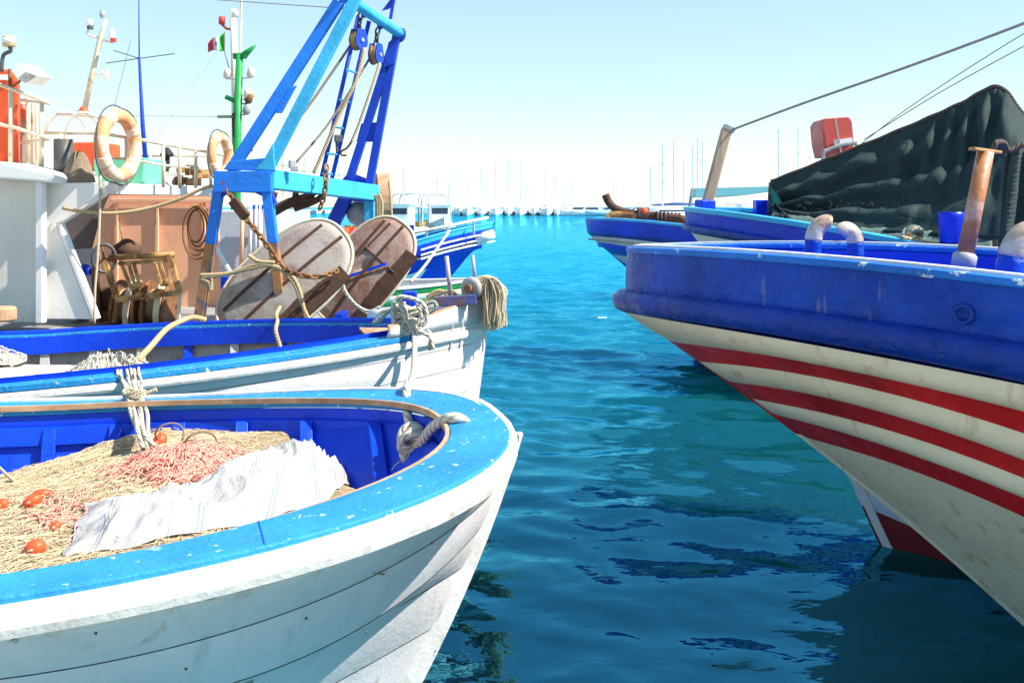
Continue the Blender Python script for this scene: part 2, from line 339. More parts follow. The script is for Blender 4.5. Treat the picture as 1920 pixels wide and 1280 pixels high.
def make_water():
    ys = [1.0]
    while ys[-1] < 420: ys.append(ys[-1] * 1.0065 + .003)
    ys += [700, 1500, 4000, 8000]; ys = np.array(ys); nx = 420
    us = np.linspace(-1, 1, nx); us = np.sign(us) * np.abs(us) ** 1.25 * 1.25
    X = ys[:, None] * us[None, :] * 1.0 + 0 * ys[:, None]; X = np.where(np.abs(us)[None, :] > 1.2, np.sign(us)[None, :] * (ys[:, None] * 1.3 + 6), X); Y = np.repeat(ys[:, None], nx, 1)
    Z = np.zeros_like(X); r = np.random.default_rng(3)
    for k in range(60):
        lam = .17 * (8.0 ** r.random() ** 1.25); th = math.radians(78) + r.normal() * .55; kx, ky = math.cos(th) * 6.283 / lam, math.sin(th) * 6.283 / lam
        amp = .0040 * lam ** .9 * (1.0 if lam < 1.4 else .7)
        res = Y * .0065 * 2.6; fade = np.clip(1.6 - res / lam, 0, 1)
        calm = .30 + .85 * np.clip((Y - 4) / 8, 0, 1)
        Z += amp * fade * calm * np.sin(kx * X + ky * Y + r.random() * 6.28 + .6 * np.sin(.5 * X + .4 * Y + k))
    n_r = len(ys); me = bpy.data.meshes.new('harbour_water'); vs = np.stack([X, Y, Z], -1).reshape(-1, 3)
    idx = np.arange(n_r * nx).reshape(n_r, nx); f = np.stack([idx[:-1, :-1], idx[:-1, 1:], idx[1:, 1:], idx[1:, :-1]], -1).reshape(-1, 4)
    me.vertices.add(len(vs)); me.vertices.foreach_set('co', vs.ravel()); me.loops.add(f.size); me.loops.foreach_set('vertex_index', f.ravel())
    me.polygons.add(len(f)); me.polygons.foreach_set('loop_start', np.arange(0, f.size, 4)); me.polygons.foreach_set('loop_total', np.full(len(f), 4)); me.polygons.foreach_set('use_smooth', np.ones(len(f), bool))
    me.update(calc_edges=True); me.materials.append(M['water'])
    o = bpy.data.objects.new('harbour_water', me); COL.objects.link(o); setting(o)
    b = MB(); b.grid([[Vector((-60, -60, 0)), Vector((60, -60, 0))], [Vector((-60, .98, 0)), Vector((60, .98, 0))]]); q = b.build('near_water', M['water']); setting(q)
make_water()

# ------------------------------------------------------------------ hull construction
class Hull:
    """plan frame: s runs aft from the bow along the keel line, w to the camera side, z up"""
    def __init__(s, bow, ang, left=True):
        s.o = Vector((bow[0], bow[1], 0)); a = math.radians(ang)
        if left: s.d = Vector((-math.cos(a), -math.sin(a), 0)); s.n = Vector((math.sin(a), -math.cos(a), 0))
        else: s.d = Vector((math.cos(a), -math.sin(a), 0)); s.n = Vector((-math.sin(a), -math.cos(a), 0))
    heel = 0.0
    def W(s, S, w, z): p = s.o + s.d * S + s.n * w; return Vector((p.x, p.y, z + s.heel * w))
    def axis(s, px, py):
        k = (px - 960) / FPX; S = (k * s.o.y - s.o.x) / (s.d.x - k * s.d.y); Y = s.o.y + S * s.d.y
        return S, CAMZ - (py - HORIZON) / FPX * Y
    def solve(s, wf, px, py, side=1, lo=-.3, hi=7):
        k = (px - 960) / FPX; best = None; prev = None
        for i in range(1400):
            S = lo + (hi - lo) * i / 1399; p = s.W(S, side * wf(S), 0); g = p.x - k * p.y
            if prev is not None and prev[1] * g <= 0:
                t = prev[1] / (prev[1] - g + 1e-12); S2 = prev[0] + (S - prev[0]) * t; p = s.W(S2, side * wf(S2), 0); best = (S2, CAMZ - (py - HORIZON) / FPX * p.y - s.heel * side * wf(S2))
                if S2 > .05: break
            prev = (S, g)
        return best
def ell(t, p=.5, q=2.0):
    t = min(max(t, 0), 1); return (1 - (1 - t) ** q) ** p
class Line:
    """one longitudinal line of a hull: breadth w(s) and height z(s)"""
    def __init__(s, H, s0, z0, wm, S, p, pts=(), deg=2, z_end=None, q=2.0):
        s.H, s.s0, s.wm, s.S, s.p, s.q = H, s0, wm, S, p, q
        q_ = [(s0, z0)] + [k for k in (H.solve(s.w, px, py) for px, py in pts) if k]
        if z_end: q_.append(z_end)
        q_ = np.array(q_); s.smax = q_[:, 0].max() + .25; wt = np.ones(len(q_)); wt[0] = 4
        s.c = np.polyfit(q_[:, 0], q_[:, 1], min(deg, len(q_) - 1), w=wt) if len(q_) > 1 else np.array([z0])
    def w(s, S): return s.wm * ell((S - s.s0) / s.S, s.p, s.q)
    def z(s, S): return float(np.polyval(s.c, min(S, s.smax)))
    def at(s, S, side=1, dw=0): return s.H.W(S, side * (s.w(S) + dw), s.z(S))
    def moved(s, ds=0, dz=0, dw=0):
        import copy
        k = copy.copy(s); k.c = s.c.copy(); k.c[-1] += dz; k.wm = s.wm + dw; k.s0 = s.s0 + ds; k.smax = s.smax; return k
def strake_pts(A, Bl, L, side=1, nu=56, nv=5, off=0, bulge=0, u0=0, u1=1, pw=1.8, taper=0):
    rows = []
    for j in range(nv):
        t = j / (nv - 1); r = []
        for i in range(nu):
            u = lerp(u0, u1, i / (nu - 1)) ** pw
            pa = A.at(A.s0 + (L - A.s0) * u, side); pb = Bl.at(Bl.s0 + (L - Bl.s0) * u, side); r.append(pa.lerp(pb, t))
        rows.append(r)
    if off or bulge:
        G = np.array([[tuple(p) for p in r] for r in rows]); du = np.gradient(G, axis=1); dv = np.gradient(G, axis=0); nn = np.cross(du, dv)
        nn /= np.linalg.norm(nn, axis=2, keepdims=True) + 1e-9
        H = A.H; outw = np.array(tuple(H.n)) * side; sg = np.sign((nn @ outw).mean()) or 1; nn *= sg
        for j in range(nv):
            t = j / (nv - 1); k = off + bulge * 4 * t * (1 - t); tp_ = np.ones(nu)[:, None] if not taper else np.clip(np.linspace(u0, u1, nu) / taper, 0, 1)[:, None]; G[j] += nn[j] * k * tp_
        rows = [[Vector(p) for p in r] for r in G]
    return rows
def strake(A, Bl, L, name, mat, parent, side=1, **k):
    return MB().grid(strake_pts(A, Bl, L, side, **k)).build(name, mat, parent, smooth=True)
def ring_loft(sections, name, mat, parent, bevel=0, smooth=False):
    """sections: list of closed cross-section point lists"""
    b = MB(); n = len(sections[0]); vs = [p for s_ in sections for p in s_]; fs = []
    for i in range(len(sections) - 1):
        for k in range(n): fs.append((i * n + k, i * n + (k + 1) % n, (i + 1) * n + (k + 1) % n, (i + 1) * n + k))
    fs.append(tuple(range(n))); fs.append(tuple((len(sections) - 1) * n + k for k in range(n)))
    b.add(vs, fs); return b.build(name, mat, parent, smooth=smooth, bevel=bevel)
def around(L, s0, n=40, both=True, pw=2.0, near_only=False):
    """list of (side, u) from the near quarter round the bow to the far quarter"""
    us = [(1, 1 - i / n) for i in range(n + 1)]
    if not near_only: us += [(-1, i / n) for i in range(1, n + 1)]
    return us
def rail(out, inn, L, name, mat, parent, top=0.0, thick=.03, dout=0.0, din=0.0, n=44, bevel=.004, u1=1.0, near_only=False, pw=2.0, smin=None):
    """flat capping rail between an outer and an inner line"""
    if smin is not None:
        for side in (1, -1):
            secs = []
            for k in range(n + 1):
                s_ = lerp(smin, L, k / n); a = out.at(s_, side, dout); b = inn.at(max(s_, inn.s0 + .01), side, din); a.z += top; b.z += top; secs.append([a, b, b - Vector((0, 0, thick)), a - Vector((0, 0, thick))])
            ring_loft(secs, name, mat, parent, bevel)
        return
    secs = []
    for side, u in around(L, 0, n, near_only=near_only):
        u = (u * u1) ** pw; so = out.s0 + (L - out.s0) * u; si = inn.s0 + (L - inn.s0) * u
        a = out.at(so, side, dout); b = inn.at(si, side, din); a.z += top; b.z += top; secs.append([a, b, b - Vector((0, 0, thick)), a - Vector((0, 0, thick))])
    return ring_loft(secs, name, mat, parent, bevel)
def band(line, L, name, mat, parent, z0, z1, d0, d1, n=44, u1=1.0, near_only=False, pw=2.0, round_=True, jitter=0, far_only=False, u0=0):
    """moulding running round the hull, from height z1 to z0 below the line, projecting d0..d1"""
    secs = []
    for side, u in around(L, 0, n, near_only=near_only):
        if far_only and side == 1: continue
        if u < u0: continue
        u = (u * u1) ** pw; s_ = line.s0 + (L - line.s0) * u; zc = line.z(s_); j = (random.random() - .5) * jitter
        H = line.H; e = .01; t = (line.at(s_ + e, side) - line.at(max(s_ - e, line.s0), side)); nrm = Vector((t.y, -t.x, 0))
        if nrm.length < 1e-6 or u < 1e-4: nrm = -H.d
        nrm = nrm.normalized()
        if nrm.dot(H.n * side) < -1e-3 and u > 1e-4: nrm = -nrm
        p = line.at(s_, side); q = []
        prof = ((d0, z0), (d1 * .75, z0), (d1, lerp(z0, z1, .3)), (d1, lerp(z0, z1, .7)), (d1 * .75, z1), (d0, z1)) if round_ else ((d0, z0), (d1, z0), (d1, z1), (d0, z1))
        for dd, zz in prof: q.append(Vector((p.x, p.y, 0)) + nrm * (dd + j) + Vector((0, 0, zc + zz)))
        secs.append(q)
    return ring_loft(secs, name, mat, parent, 0, smooth=False)
def transom(lines, L, name, mat, parent):
    a = [l.at(L, 1) for l in lines]; b = [l.at(L, -1) for l in lines]
    return MB().grid([a, b]).build(name, mat, parent)
def curve_rope(pts, r, name, mat, parent=None, n=8, seg=7, closed=False):
    return MB().tube(spline(pts, seg, closed), r, n, closed).build(name, mat, parent, smooth=True)
def chain_mesh(pts, link=.05, r=.008, b=None):
    """interlocking oval links along a polyline"""
    b = b or MB(); pts = spline(pts, 10); L = [0]
    for i in range(1, len(pts)): L.append(L[-1] + (pts[i] - pts[i - 1]).length)
    k = 0; d = 0
    while d < L[-1] - link * .3:
        i = max(1, next((j for j in range(len(L)) if L[j] >= d), 1)); t = (pts[i] - pts[i - 1]).normalized(); c = pts[i - 1] + t * (d - L[i - 1])
        a = t.orthogonal().normalized()
        if k % 2: a = t.cross(a)
        ov = [c + t * (math.cos(q) * link * .62) + a * (math.sin(q) * link * .34) for q in [6.283 * z / 8 for z in range(8)]]
        b.tube(ov, r, 5, closed=True); d += link * .82; k += 1
    return b

# ------------------------------------------------------------------ quay under the photographer and far shore
b = MB(); b.box((0, -19.4, -.4), (90, 41.0, 2.1)); setting(b.build('stone_quay', M['quay_near'], bevel=.03))
b = MB(); b.box((-20, 330, .55), (500, 40, 1.1)); setting(b.build('breakwater', M['quay']))
b = MB()
for i in range(160):
    x = -250 + i * 3.1 + random.random(); b.box((x, 309 + random.random(), .35), (2.4, 2.2, .9 + random.random()), random.random())
o = b.build('breakwater_boulders', M['quay']); o['kind'] = 'stuff'; o['label'] = 'pale rock armour along the far breakwater'; o['category'] = 'rocks'
def hull_mesh(b, L, Bm, fb, c, ang, sheer=.35, draft=.25, transom_w=.8):
    """small closed boat hull: c at waterline centre, bow along ang"""
    R = Matrix.Rotation(ang, 3, 'Z'); c = Vector(c); rows = []; n = 14
    for i in range(n + 1):
        t = i / n; x = -L / 2 + L * t
        wd = Bm / 2 * (lerp(transom_w, 1, min(t / .4, 1)) if t < .4 else (1 - ((t - .4) / .6) ** 2.2)); wd = max(wd, .01)
        zt = fb + sheer * max(0, (t - .45) / .55) ** 2 + .06 * (1 - t); xo = .06 * L * max(0, (t - .6) / .4)
        sec = [(x - xo, 0, -draft), (x - xo * .8, wd * .62, -draft * .4), (x - xo * .4, wd * .92, fb * .45), (x, wd, zt), (x, wd * .93, zt), (x, 0, zt + .03), (x, -wd * .93, zt), (x, -wd, zt), (x - xo * .4, -wd * .92, fb * .45), (x - xo * .8, -wd * .62, -draft * .4)]
        rows.append([c + R @ Vector(k) for k in sec])
    b.grid(rows, closed=True); b.add(rows[0], [tuple(range(10))]); return R
def sailboat(px, Y, L, mast_top, ang, label, cover=True, hullm='far_white'):
    x = (px - 960) / FPX * Y; o = thing('sailing_yacht', label, 'sailboat', (x, Y, 0), 'yachts moored in the marina')
    b = MB(); R = hull_mesh(b, L, L * .36, 1.25, (x, Y, 0), ang, .5); b.build('hull', M[hullm], o, smooth=True)
    b = MB(); b.box(Vector((x, Y, 1.55)) + R @ Vector((-.02 * L, 0, 0)), (L * .36, L * .22, .7), ang); b.build('cabin', M['far_white'], o, bevel=.1)
    b = MB(); b.box(Vector((x, Y, 1.62)) + R @ Vector((-.02 * L, 0, 0)), (L * .30, L * .22 + .02, .16), ang); b.build('cabin_window', M['glass'], o)
    zt = CAMZ + (HORIZON - mast_top) / FPX * Y; mb = Vector((x, Y, 1.4)) + R @ Vector((.07 * L, 0, 0)); mt = Vector((mb.x, mb.y, zt))
    b = MB(); b.tube([mb, mt], [.0006 * Y + .02, .0004 * Y + .02], 6); ms = b.build('mast', M['mast'], o)
    b = MB()
    for k in (.45, .7):
        q = mb.lerp(mt, k); b.beam(q + R @ Vector((0, -.1 * L, 0)), q + R @ Vector((0, .1 * L, 0)), .05, .05)
    b.build('spreader', M['mast'], ms)
    st = R @ Vector((.47 * L, 0, 0)); sa = R @ Vector((-.48 * L, 0, 0)); r = .00006 * Y
    b = MB(); b.tube([Vector((x, Y, 1.4)) + st, mt], r, 4); b.tube([Vector((x, Y, 1.2)) + sa, mt], r, 4)
    for s_ in (-1, 1): b.tube([Vector((x, Y, 1.05)) + R @ Vector((.05 * L, s_ * .15 * L, 0)), mb.lerp(mt, .95)], r, 4)
    b.build('rigging', M['far_grey'], o)
    e0 = mb + Vector((0, 0, .9)); e1 = Vector((mb.x, mb.y, 2.25)) + R @ Vector((-.40 * L, 0, 0))
    b = MB(); b.tube([e0, e0.lerp(e1, .3), e1], [.05, .18 if cover else .06, .08], 7); b.build('boom', M['far_navy'] if cover else M['mast'], o, smooth=True)
    return o
specs = [(842, 244, 338), (861, 238, 310), (876, 236, 334), (902, 241, 316), (913, 247, 342), (930, 239, 304), (954, 243, 296), (976, 240, 300), (988, 246, 336), (1004, 242, 346), (1022, 239, 318), (1041, 241, 328), (1059, 243, 352), (1073, 245, 340)]
names = ['second', 'third', 'fourth', 'fifth', 'sixth', 'seventh', 'eighth', 'ninth', 'tenth', 'eleventh', 'twelfth', 'thirteenth']
for i, (px, Y, top) in enumerate(specs):
    lab = 'white moored yacht at the ' + ('left end' if i == 0 else 'right end' if i == len(specs) - 1 else names[i - 1] + ' place from the left') + ' of the far marina row'
    sailboat(px, Y, 8.6 + (i * 37 % 7) * .4, top, math.radians(-90 + (i * 53 % 9) - 4), lab, cover=i % 3 != 2)
sailboat(1258, 100, 11.5, 270, math.radians(184), 'white yacht with paired tall masts beyond, nearest the leftmost tall mast', True, 'far_white')
sailboat(1275, 116, 10.5, 264, math.radians(176), 'yacht behind with the tallest mast left of the wooden bow post', False)
sailboat(1308, 135, 11, 275, math.radians(200), 'white yacht whose mast stands just left of the wooden bow post', True)
sailboat(1319, 128, 11, 258, math.radians(188), 'yacht whose tall mast rises right beside the wooden bow post', True)
sailboat(1328, 122, 11, 262, math.radians(192), 'yacht whose mast is hidden low behind the wooden bow post', False)
sailboat(1356, 126, 9.5, 298, math.radians(180), 'yacht with shorter mast above the teal awning', True)
sailboat(1471, 118, 10, 243, math.radians(182), 'yacht with thin mast showing over the dark net awning, left of two', False)
sailboat(1507, 124, 10, 240, math.radians(182), 'yacht with thin mast showing over the dark net awning, right of two', False)
sailboat(1228, 140, 9, 312, math.radians(183), 'low masted yacht left of the two tallest masts beside the wooden post', True)
sailboat(1291, 145, 10, 300, math.radians(187), 'yacht with short mast midway between the tall masts left of the wooden post', False)
sailboat(1156, 250, 9, 330, math.radians(185), 'distant yacht with a single faint mast above the dark curved anchor', False)
def motor_yacht(px, Y, L, label, hm='far_white'):
    x = (px - 960) / FPX * Y; o = thing('motor_yacht', label, 'motorboat', (x, Y, 0), 'motor yachts along the breakwater')
    b = MB(); R = hull_mesh(b, L, L * .3, .9, (x, Y, 0), math.radians(180 + random.uniform(-9, 9)), .6); b.build('hull', M[hm], o, smooth=True)
    ca = MB(); ca.prism([(x - .22 * L, Y - .1 * L, 1.0), (x + .28 * L, Y - .1 * L, 1.0), (x + .24 * L, Y - .1 * L, 2.1), (x - .08 * L, Y - .1 * L, 2.1)], (0, .2 * L, 0)); ca.build('cabin', M['far_white'], o, bevel=.05)
    wi = MB(); wi.prism([(x - .12 * L, Y - .104 * L, 1.45), (x + .24 * L, Y - .104 * L, 1.45), (x + .22 * L, Y - .104 * L, 1.85), (x - .06 * L, Y - .104 * L, 1.85)], (0, .208 * L, 0)); wi.build('window', M['glass'], o)
    fl = MB(); fl.box((x + .05 * L, Y, 2.25), (.34 * L, .19 * L, .12)); fl.beam((x + .1 * L, Y, 2.3), (x + .13 * L, Y, 3.0), .08, .08); fl.build('flybridge', M['far_white'], o)
motor_yacht(1080, 236, 8, 'small white motor yacht farthest left along the breakwater')
motor_yacht(1104, 232, 9, 'white motor yacht just left of the dark curved anchor', 'far_white')
motor_yacht(1140, 226, 11, 'pale blue hulled motor yacht behind the dark curved anchor', 'far_blue')
motor_yacht(1196, 210, 12, 'white motor yacht right of the dark curved anchor', 'far_white')
motor_yacht(1240, 150, 12, 'long pale blue motor yacht left of the wooden bow post', 'far_blue')
motor_yacht(1400, 120, 11, 'white motor yacht showing under the teal awning', 'far_white')

def work_boat(px, Y, L, ang, hullm, housem, label, arch=True, house=True, red=False):
    x = (px - 960) / FPX * Y; a = math.radians(ang); o = thing('moored_workboat', label, 'fishing boat', (x, Y, 0), 'fishing boats across the basin')
    b = MB(); R = hull_mesh(b, L, L * .33, .75, (x, Y, 0), a, .7, .3, .85); b.build('hull', M[hullm], o, smooth=True)
    b = MB(); hull_mesh(b, L * .985, L * .325, .16, (x, Y, 0), a, .02, .3, .85); b.build('boot_top', M['dark'], o, smooth=True)
    c = Vector((x, Y, 0))
    if house:
        b = MB(); b.box(c + R @ Vector((.08 * L, 0, 0)) + Vector((0, 0, 1.45)), (L * .22, L * .17, 1.3), a); hs = b.build('wheelhouse', M[housem], o, bevel=.04)
        b = MB(); b.box(c + R @ Vector((.08 * L, 0, 0)) + Vector((0, 0, 1.75)), (L * .225, L * .14, .35), a); b.build('window', M['glass'], hs)
        b = MB(); b.box(c + R @ Vector((.07 * L, 0, 0)) + Vector((0, 0, 2.14)), (L * .27, L * .2, .07), a); b.build('roof', M['orange'] if red else M['far_white'], hs)
    b = MB()
    for k in range(5):
        q = c + R @ Vector((-.4 * L + k * .08 * L, (k % 2 - .5) * .14 * L, .95)); b = MB(); b.box(q, (.4, .45, .35), k); b.build('fish_crate', M['orange'] if red else M['rust_tan'], o)
    if arch:
        b = MB()
        for s_ in (-.36, -.1):
            q0 = c + R @ Vector((s_ * L, -.13 * L, .85)); q1 = c + R @ Vector((s_ * L, .13 * L, .85)); up = Vector((0, 0, 1.9))
            b.tube(spline([q0, q0 + up * .8, q0.lerp(q1, .15) + up, q0.lerp(q1, .85) + up, q1 + up * .8, q1], 4), .05, 6)
        b.build('arch', M['far_grey'], o, smooth=True)
        b = MB(); b.box(c + R @ Vector((-.22 * L, 0, 1.95)), (L * .3, L * .26, .05), a); b.build('awning', M['quay'], o)
    b = MB(); m0 = c + R @ Vector((.02 * L, 0, 1.0)); b.tube([m0, m0 + Vector((0, 0, 3.2))], [.05, .03], 6); b.beam(m0 + Vector((-.4, 0, 2.5)), m0 + Vector((.4, 0, 2.5)), .04, .04); b.build('mast', M['rail_tan'], o)
    return o
work_boat(758, 58, 7.0, 262, 'far_blue', 'far_white', 'pale blue fishing boat left of the pair of small boats beyond the blue gantry')
work_boat(820, 62, 7.0, 281, 'far_blue', 'far_white', 'small pale fishing boat with green band, right one of the pair beyond the gantry')
work_boat(575, 42, 4.6, 190, 'orange', 'far_white', 'orange red fishing boat seen under the blue gantry beam', False, True, True)
work_boat(640, 47, 5.0, 184, 'far_blue', 'far_white', 'pale blue fishing boat seen between the gantry legs', False, False)
work_boat(535, 36, 3.4, 188, 'far_white', 'white', 'white cabin boat with blue trim just right of the near gantry leg', False)
work_boat(716, 70, 6.5, 270, 'far_white', 'far_white', 'white fishing boat half hidden by the far gantry leg')
# ------------------------------------------------------------------ nearest skiff (lower left)
HA = Hull((-.062, 3.878), 13.2, True); HA.heel = .011
A_top = Line(HA, 0, 1.2, 1.401, 4.30, .38, q=4.0); A_top.c = np.array([.0354, -.125, 1.2]); A_top.smax = 3.0
LA = 4.4
skiff = thing('fishing_skiff', 'nearest white wooden skiff with worn light blue rail and blue inside, full of nets', 'boat', HA.W(1.6, 0, 0))
# stem profile measured on the centre plane
stemA = [HA.axis(*q) for q in ((950, 850), (930, 925), (902, 1000), (866, 1080), (820, 1180), (772, 1285))]
_z = [z for s, z in stemA]; _s = [s for s, z in stemA]
cA = np.polyfit(_z, _s, 2)
def stem_sA(z): return float(np.polyval(cA, z)) if z > .15 else float(np.polyval(cA, .15)) + (.15 - z) * .6
z0 = A_top.z(0)
def lineA(z, wm, S, p, pts, **k): return Line(HA, stem_sA(z), z, wm, S, p, pts, q=4.0, **k)
A1 = lineA(z0 - .075, 1.385, 4.3, .62, [(806, 952), (400, 1072), (0, 1158)])
A2 = lineA(z0 - .135, 1.375, 4.3, .68, [(800, 985), (397, 1110), (0, 1193)])
A3 = lineA(z0 - .27, 1.33, 4.3, .80, [(600, 1128), (397, 1188), (0, 1274)])
A4 = lineA(z0 - .42, 1.27, 4.3, .90, [(560, 1235), (400, 1290)])
A5 = lineA(z0 - .58, 1.19, 4.3, 1.0, [], z_end=(2.4, .46))
A6 = lineA(z0 - .80, 1.08, 4.3, 1.1, [], z_end=(2.4, .22))
A7 = lineA(-.25, .75, 4.3, 1.25, [])
seams = [A1, A2, A3, A4, A5, A6, A7]
for i in range(len(seams) - 1):
    bl = .006 if i else .012
    a, c = seams[i], seams[i + 1]
    if i in (1, 2, 4):
        uj = (.60, .72, .55)[(1, 2, 4).index(i)]
        strake(a.moved(dz=-.0016), c.moved(dz=.0016), LA, 'plank', M['white_hull'], skiff, 1, bulge=bl, u0=0, u1=uj - .0012)
        strake(a.moved(dz=-.0016), c.moved(dz=.0016), LA, 'plank', M['white_hull'], skiff, 1, bulge=bl, u0=uj + .0012, u1=1)
    else: strake(a.moved(dz=-.0016), c.moved(dz=.0016), LA, 'plank', M['white_hull'], skiff, 1, bulge=bl, off=.010 if i == 0 else 0)
    strake(a, c, LA, 'plank', M['white_hull'], skiff, -1, bulge=bl)
# dark backing behind the open seams
backs = [A1.moved(dw=-.03, ds=.03), A3.moved(dw=-.02, ds=.02), A5.moved(dw=-.02), A7.moved(dw=-.02)]
for i in range(3):
    for sd in (1, -1): strake(backs[i], backs[i + 1], LA, 'backing_board', M['dark_wood'], skiff, sd, off=-.012)
transom([A1, A2, A3, A4, A5, A6, A7], LA, 'transom', M['white_hull'], skiff)
b = MB(); prev = None
secs = []
for k in range(14):
    z = lerp(z0 - .083, -.2, k / 13); s_ = stem_sA(z); secs.append([HA.W(s_ - .035, .018, z), HA.W(s_ - .035, -.018, z), HA.W(s_ + .06, -.034, z), HA.W(s_ + .06, .034, z)])
ring_loft(secs, 'stem_post', M['white_rail'], skiff, .004)
A_in = Line(HA, .20, 0, 1.139, 1.33, .42, q=1.349); A_in.c = A_top.c; A_in.smax = A_top.smax
rail(A_top, A_in, LA, 'cap_rail', M['cyan_cap'], skiff, 0, .032, .012, 0, 60, .006)
band(A_top, LA, 'rub_rail', M['white_rail'], skiff, -.082, -.004, -.02, .030, 60, jitter=.004)
band(A2, LA, 'lower_strake', M['white_rail'], skiff, -.004, .040, -.01, .026, 60, jitter=.003)
band(A_in, LA, 'rail_edging', M['tan_edge'], skiff, -.020, .004, -.016, -.002, 60, round_=False)
# inner faces: two stringers, ribs and inner planking on both sides
def inner_line(H, base, dw, ds, dz): 
    k = base.moved(ds=ds, dw=dw); k.c = base.c.copy(); k.c[-1] += dz; return k
i1 = inner_line(HA, A_in, .01, 0, -.034); i2 = inner_line(HA, A_in, .008, 0, -.085); i3 = inner_line(HA, A_in, -.006, .005, -.088); i4 = inner_line(HA, A_in, -.02, .01, -.165)
i5 = inner_line(HA, A_in, .035, .02, -.10); i6 = inner_line(HA, A_in, -.09, .30, -.42); i7 = inner_line(HA, A_in, -.45, .7, -.62)
for sd in (1, -1):
    strake(i1, i2, LA, 'inner_stringer', M['blue_in'], skiff, sd, nv=3, bulge=-.006)
    MB().grid(strake_pts(i2, i3, LA, sd, nv=2)).build('stringer_ledge', M['blue_in'], skiff)
    MB().grid(strake_pts(i3, i4, LA, sd, nv=3)).build('inner_clamp', M['blue_in'], skiff)
    MB().grid(strake_pts(i4, inner_line(HA, A_in, .03, .0, -.168), LA, sd, nv=2)).build('clamp_underside', M['blue_in'], skiff)
    strake(i5, i6, LA, 'inner_planking', M['blue_in'], skiff, sd); strake(i6, i7, LA, 'inner_bilge', M['blue_in'], skiff, sd)
    for k in range(13):
        s_ = .42 + k * .285
        pts = []
        for t in (0, .35, .7, 1):
            if t < .99: l0 = i5; l1 = i6; q = l0.at(s_, sd).lerp(l1.at(s_, sd), t / .99)
            else: q = i6.at(s_, sd)
            pts.append(q - HA.n * sd * .025)
        pts.append(i7.at(s_ , sd) + Vector((0, 0, .03)))
        b = MB()
        for q0, q1 in zip(pts, pts[1:]): b.beam(q0, q1, .055, .05, HA.n)
        b.build('rib', M['blue_in'], skiff, bevel=.003)
b = MB(); b.prism([HA.W(.9, .7, z0 - .62), HA.W(4.3, .8, z0 - .62), HA.W(4.3, -.8, z0 - .62), HA.W(.9, -.7, z0 - .62)], (0, 0, -.03)); b.build('floor_boards', M['grey_in'], skiff)
b = MB()
for s_, sd in ((1.62, 1), (.86, 1), (2.9, 1)):
    so = s_; a = A_top.at(so, sd, .0); c = A_in.at(so + .02, sd, 0); b.beam(a + Vector((0, 0, .0012)), c + Vector((0, 0, .0012)), .0022, .002)
b.build('scarf_joint', M['blue_in'], skiff)
for i in range(13):
    l = (A2, A3, A4)[i % 3]; s_ = .35 + (i * .618 % 1) * 2.2; p = l.at(s_, 1) + HA.n * .004 + Vector((0, 0, -.02 - .06 * random.random())); b = MB(); b.ball(p, .0045, 6, 4, (1, .6, 1)); b.build('nail_head', M['rust'], skiff)

# ---- load of nets and cloth in the skiff
def fbm(x, y, o=4, s=0):
    v = 0; a = 1; f = 1
    for k in range(o):
        v += a * math.sin(x * f * 1.7 + 1.3 * k + s + math.sin(y * f * 1.1 + s)) * math.cos(y * f * 1.9 + .7 * k - s + math.sin(x * f * .9)); a *= .5; f *= 2.03
    return v
def inv(p):
    q = Vector((p.x, p.y, 0)) - HA.o; return q.dot(HA.d), q.dot(HA.n)
def pile_z(s_, w):
    t = min(max((w + 1.1) / 2.2, 0), 1); far = .13 + .15 * min(max((s_ - 1.35) / .7, 0), 1)
    base = A_in.z(s_) - lerp(far, .075, t) + .03 * math.sin(math.pi * t)
    base -= .55 * max(0, .80 - s_) + .12 * max(0, 1.15 - s_)
    return base + .018 * fbm(s_ * 3, w * 3, 4)
def on_pile(px, py):
    last = None
    for k in range(400):
        Y = 1.9 + k * .009; p = P(px, py, Y); s_, w = inv(p)
        if p.z < pile_z(s_, w): return s_, w
    return inv(P(px, py, 4))
def heap(name, mat, parent, f, s0, s1, w0, w1, ns, nw, clip):
    rows = []
    for i in range(ns):
        s_ = lerp(s0, s1, i / (ns - 1)); lim = min(A_in.w(s_) - .03, 1.06)
        rows.append([HA.W(s_, clip(lerp(w0, w1, k / (nw - 1)), lim), f(s_, clip(lerp(w0, w1, k / (nw - 1)), lim))) for k in range(nw)])
    return MB().grid(rows).build(name, mat, parent, smooth=True)
net = thing('fishing_net', 'heap of beige fishing net filling the nearest skiff', 'net', HA.W(2.2, 0, z0 - .5))
heap('net_heap', M['net'], net, pile_z, .50, 4.2, -1.1, 1.1, 120, 80, lambda w, lim: max(-lim, min(lim, w)))
def strands(name, mat, parent, f, n, region, r=.0014, step=.03, length=14, lift=.012, loop=.5):
    b = MB()
    for i in range(n):
        s_, w = region(); th = random.random() * 6.28; pts = []; ph = random.random() * 6
        for k in range(length):
            th += random.gauss(0, .38); s_ += step * math.cos(th); w += step * math.sin(th); lim = A_in.w(max(s_, .3)) - .02; w = max(-lim, min(lim, w))
            pts.append(HA.W(s_, w, f(s_, w) + r + lift * abs(math.sin(k * loop + ph)) * random.random()))
        b.tube(pts, r, 4, cap=False)
    o = b.build(name, mat, parent, smooth=True); o['kind'] = 'stuff'; return o
strands('net_threads', M['strand'], net, pile_z, 1500, lambda: (random.uniform(.9, 2.9), random.uniform(-1.0, 1.0)), .0011, .021, 26, .010, .35)
pink = thing('pink_net', 'tangle of pink netting heaped on the beige net beside the white cloth', 'net', HA.W(1.5, -.5, z0 - .2))
PS, PW = on_pile(355, 878)
def pink_z(s_, w): return pile_z(s_, w) + .05 * math.exp(-((s_ - PS) ** 2 / .03 + (w - PW) ** 2 / .05)) + .010 * fbm(s_ * 9, w * 9, 2)
rows = []
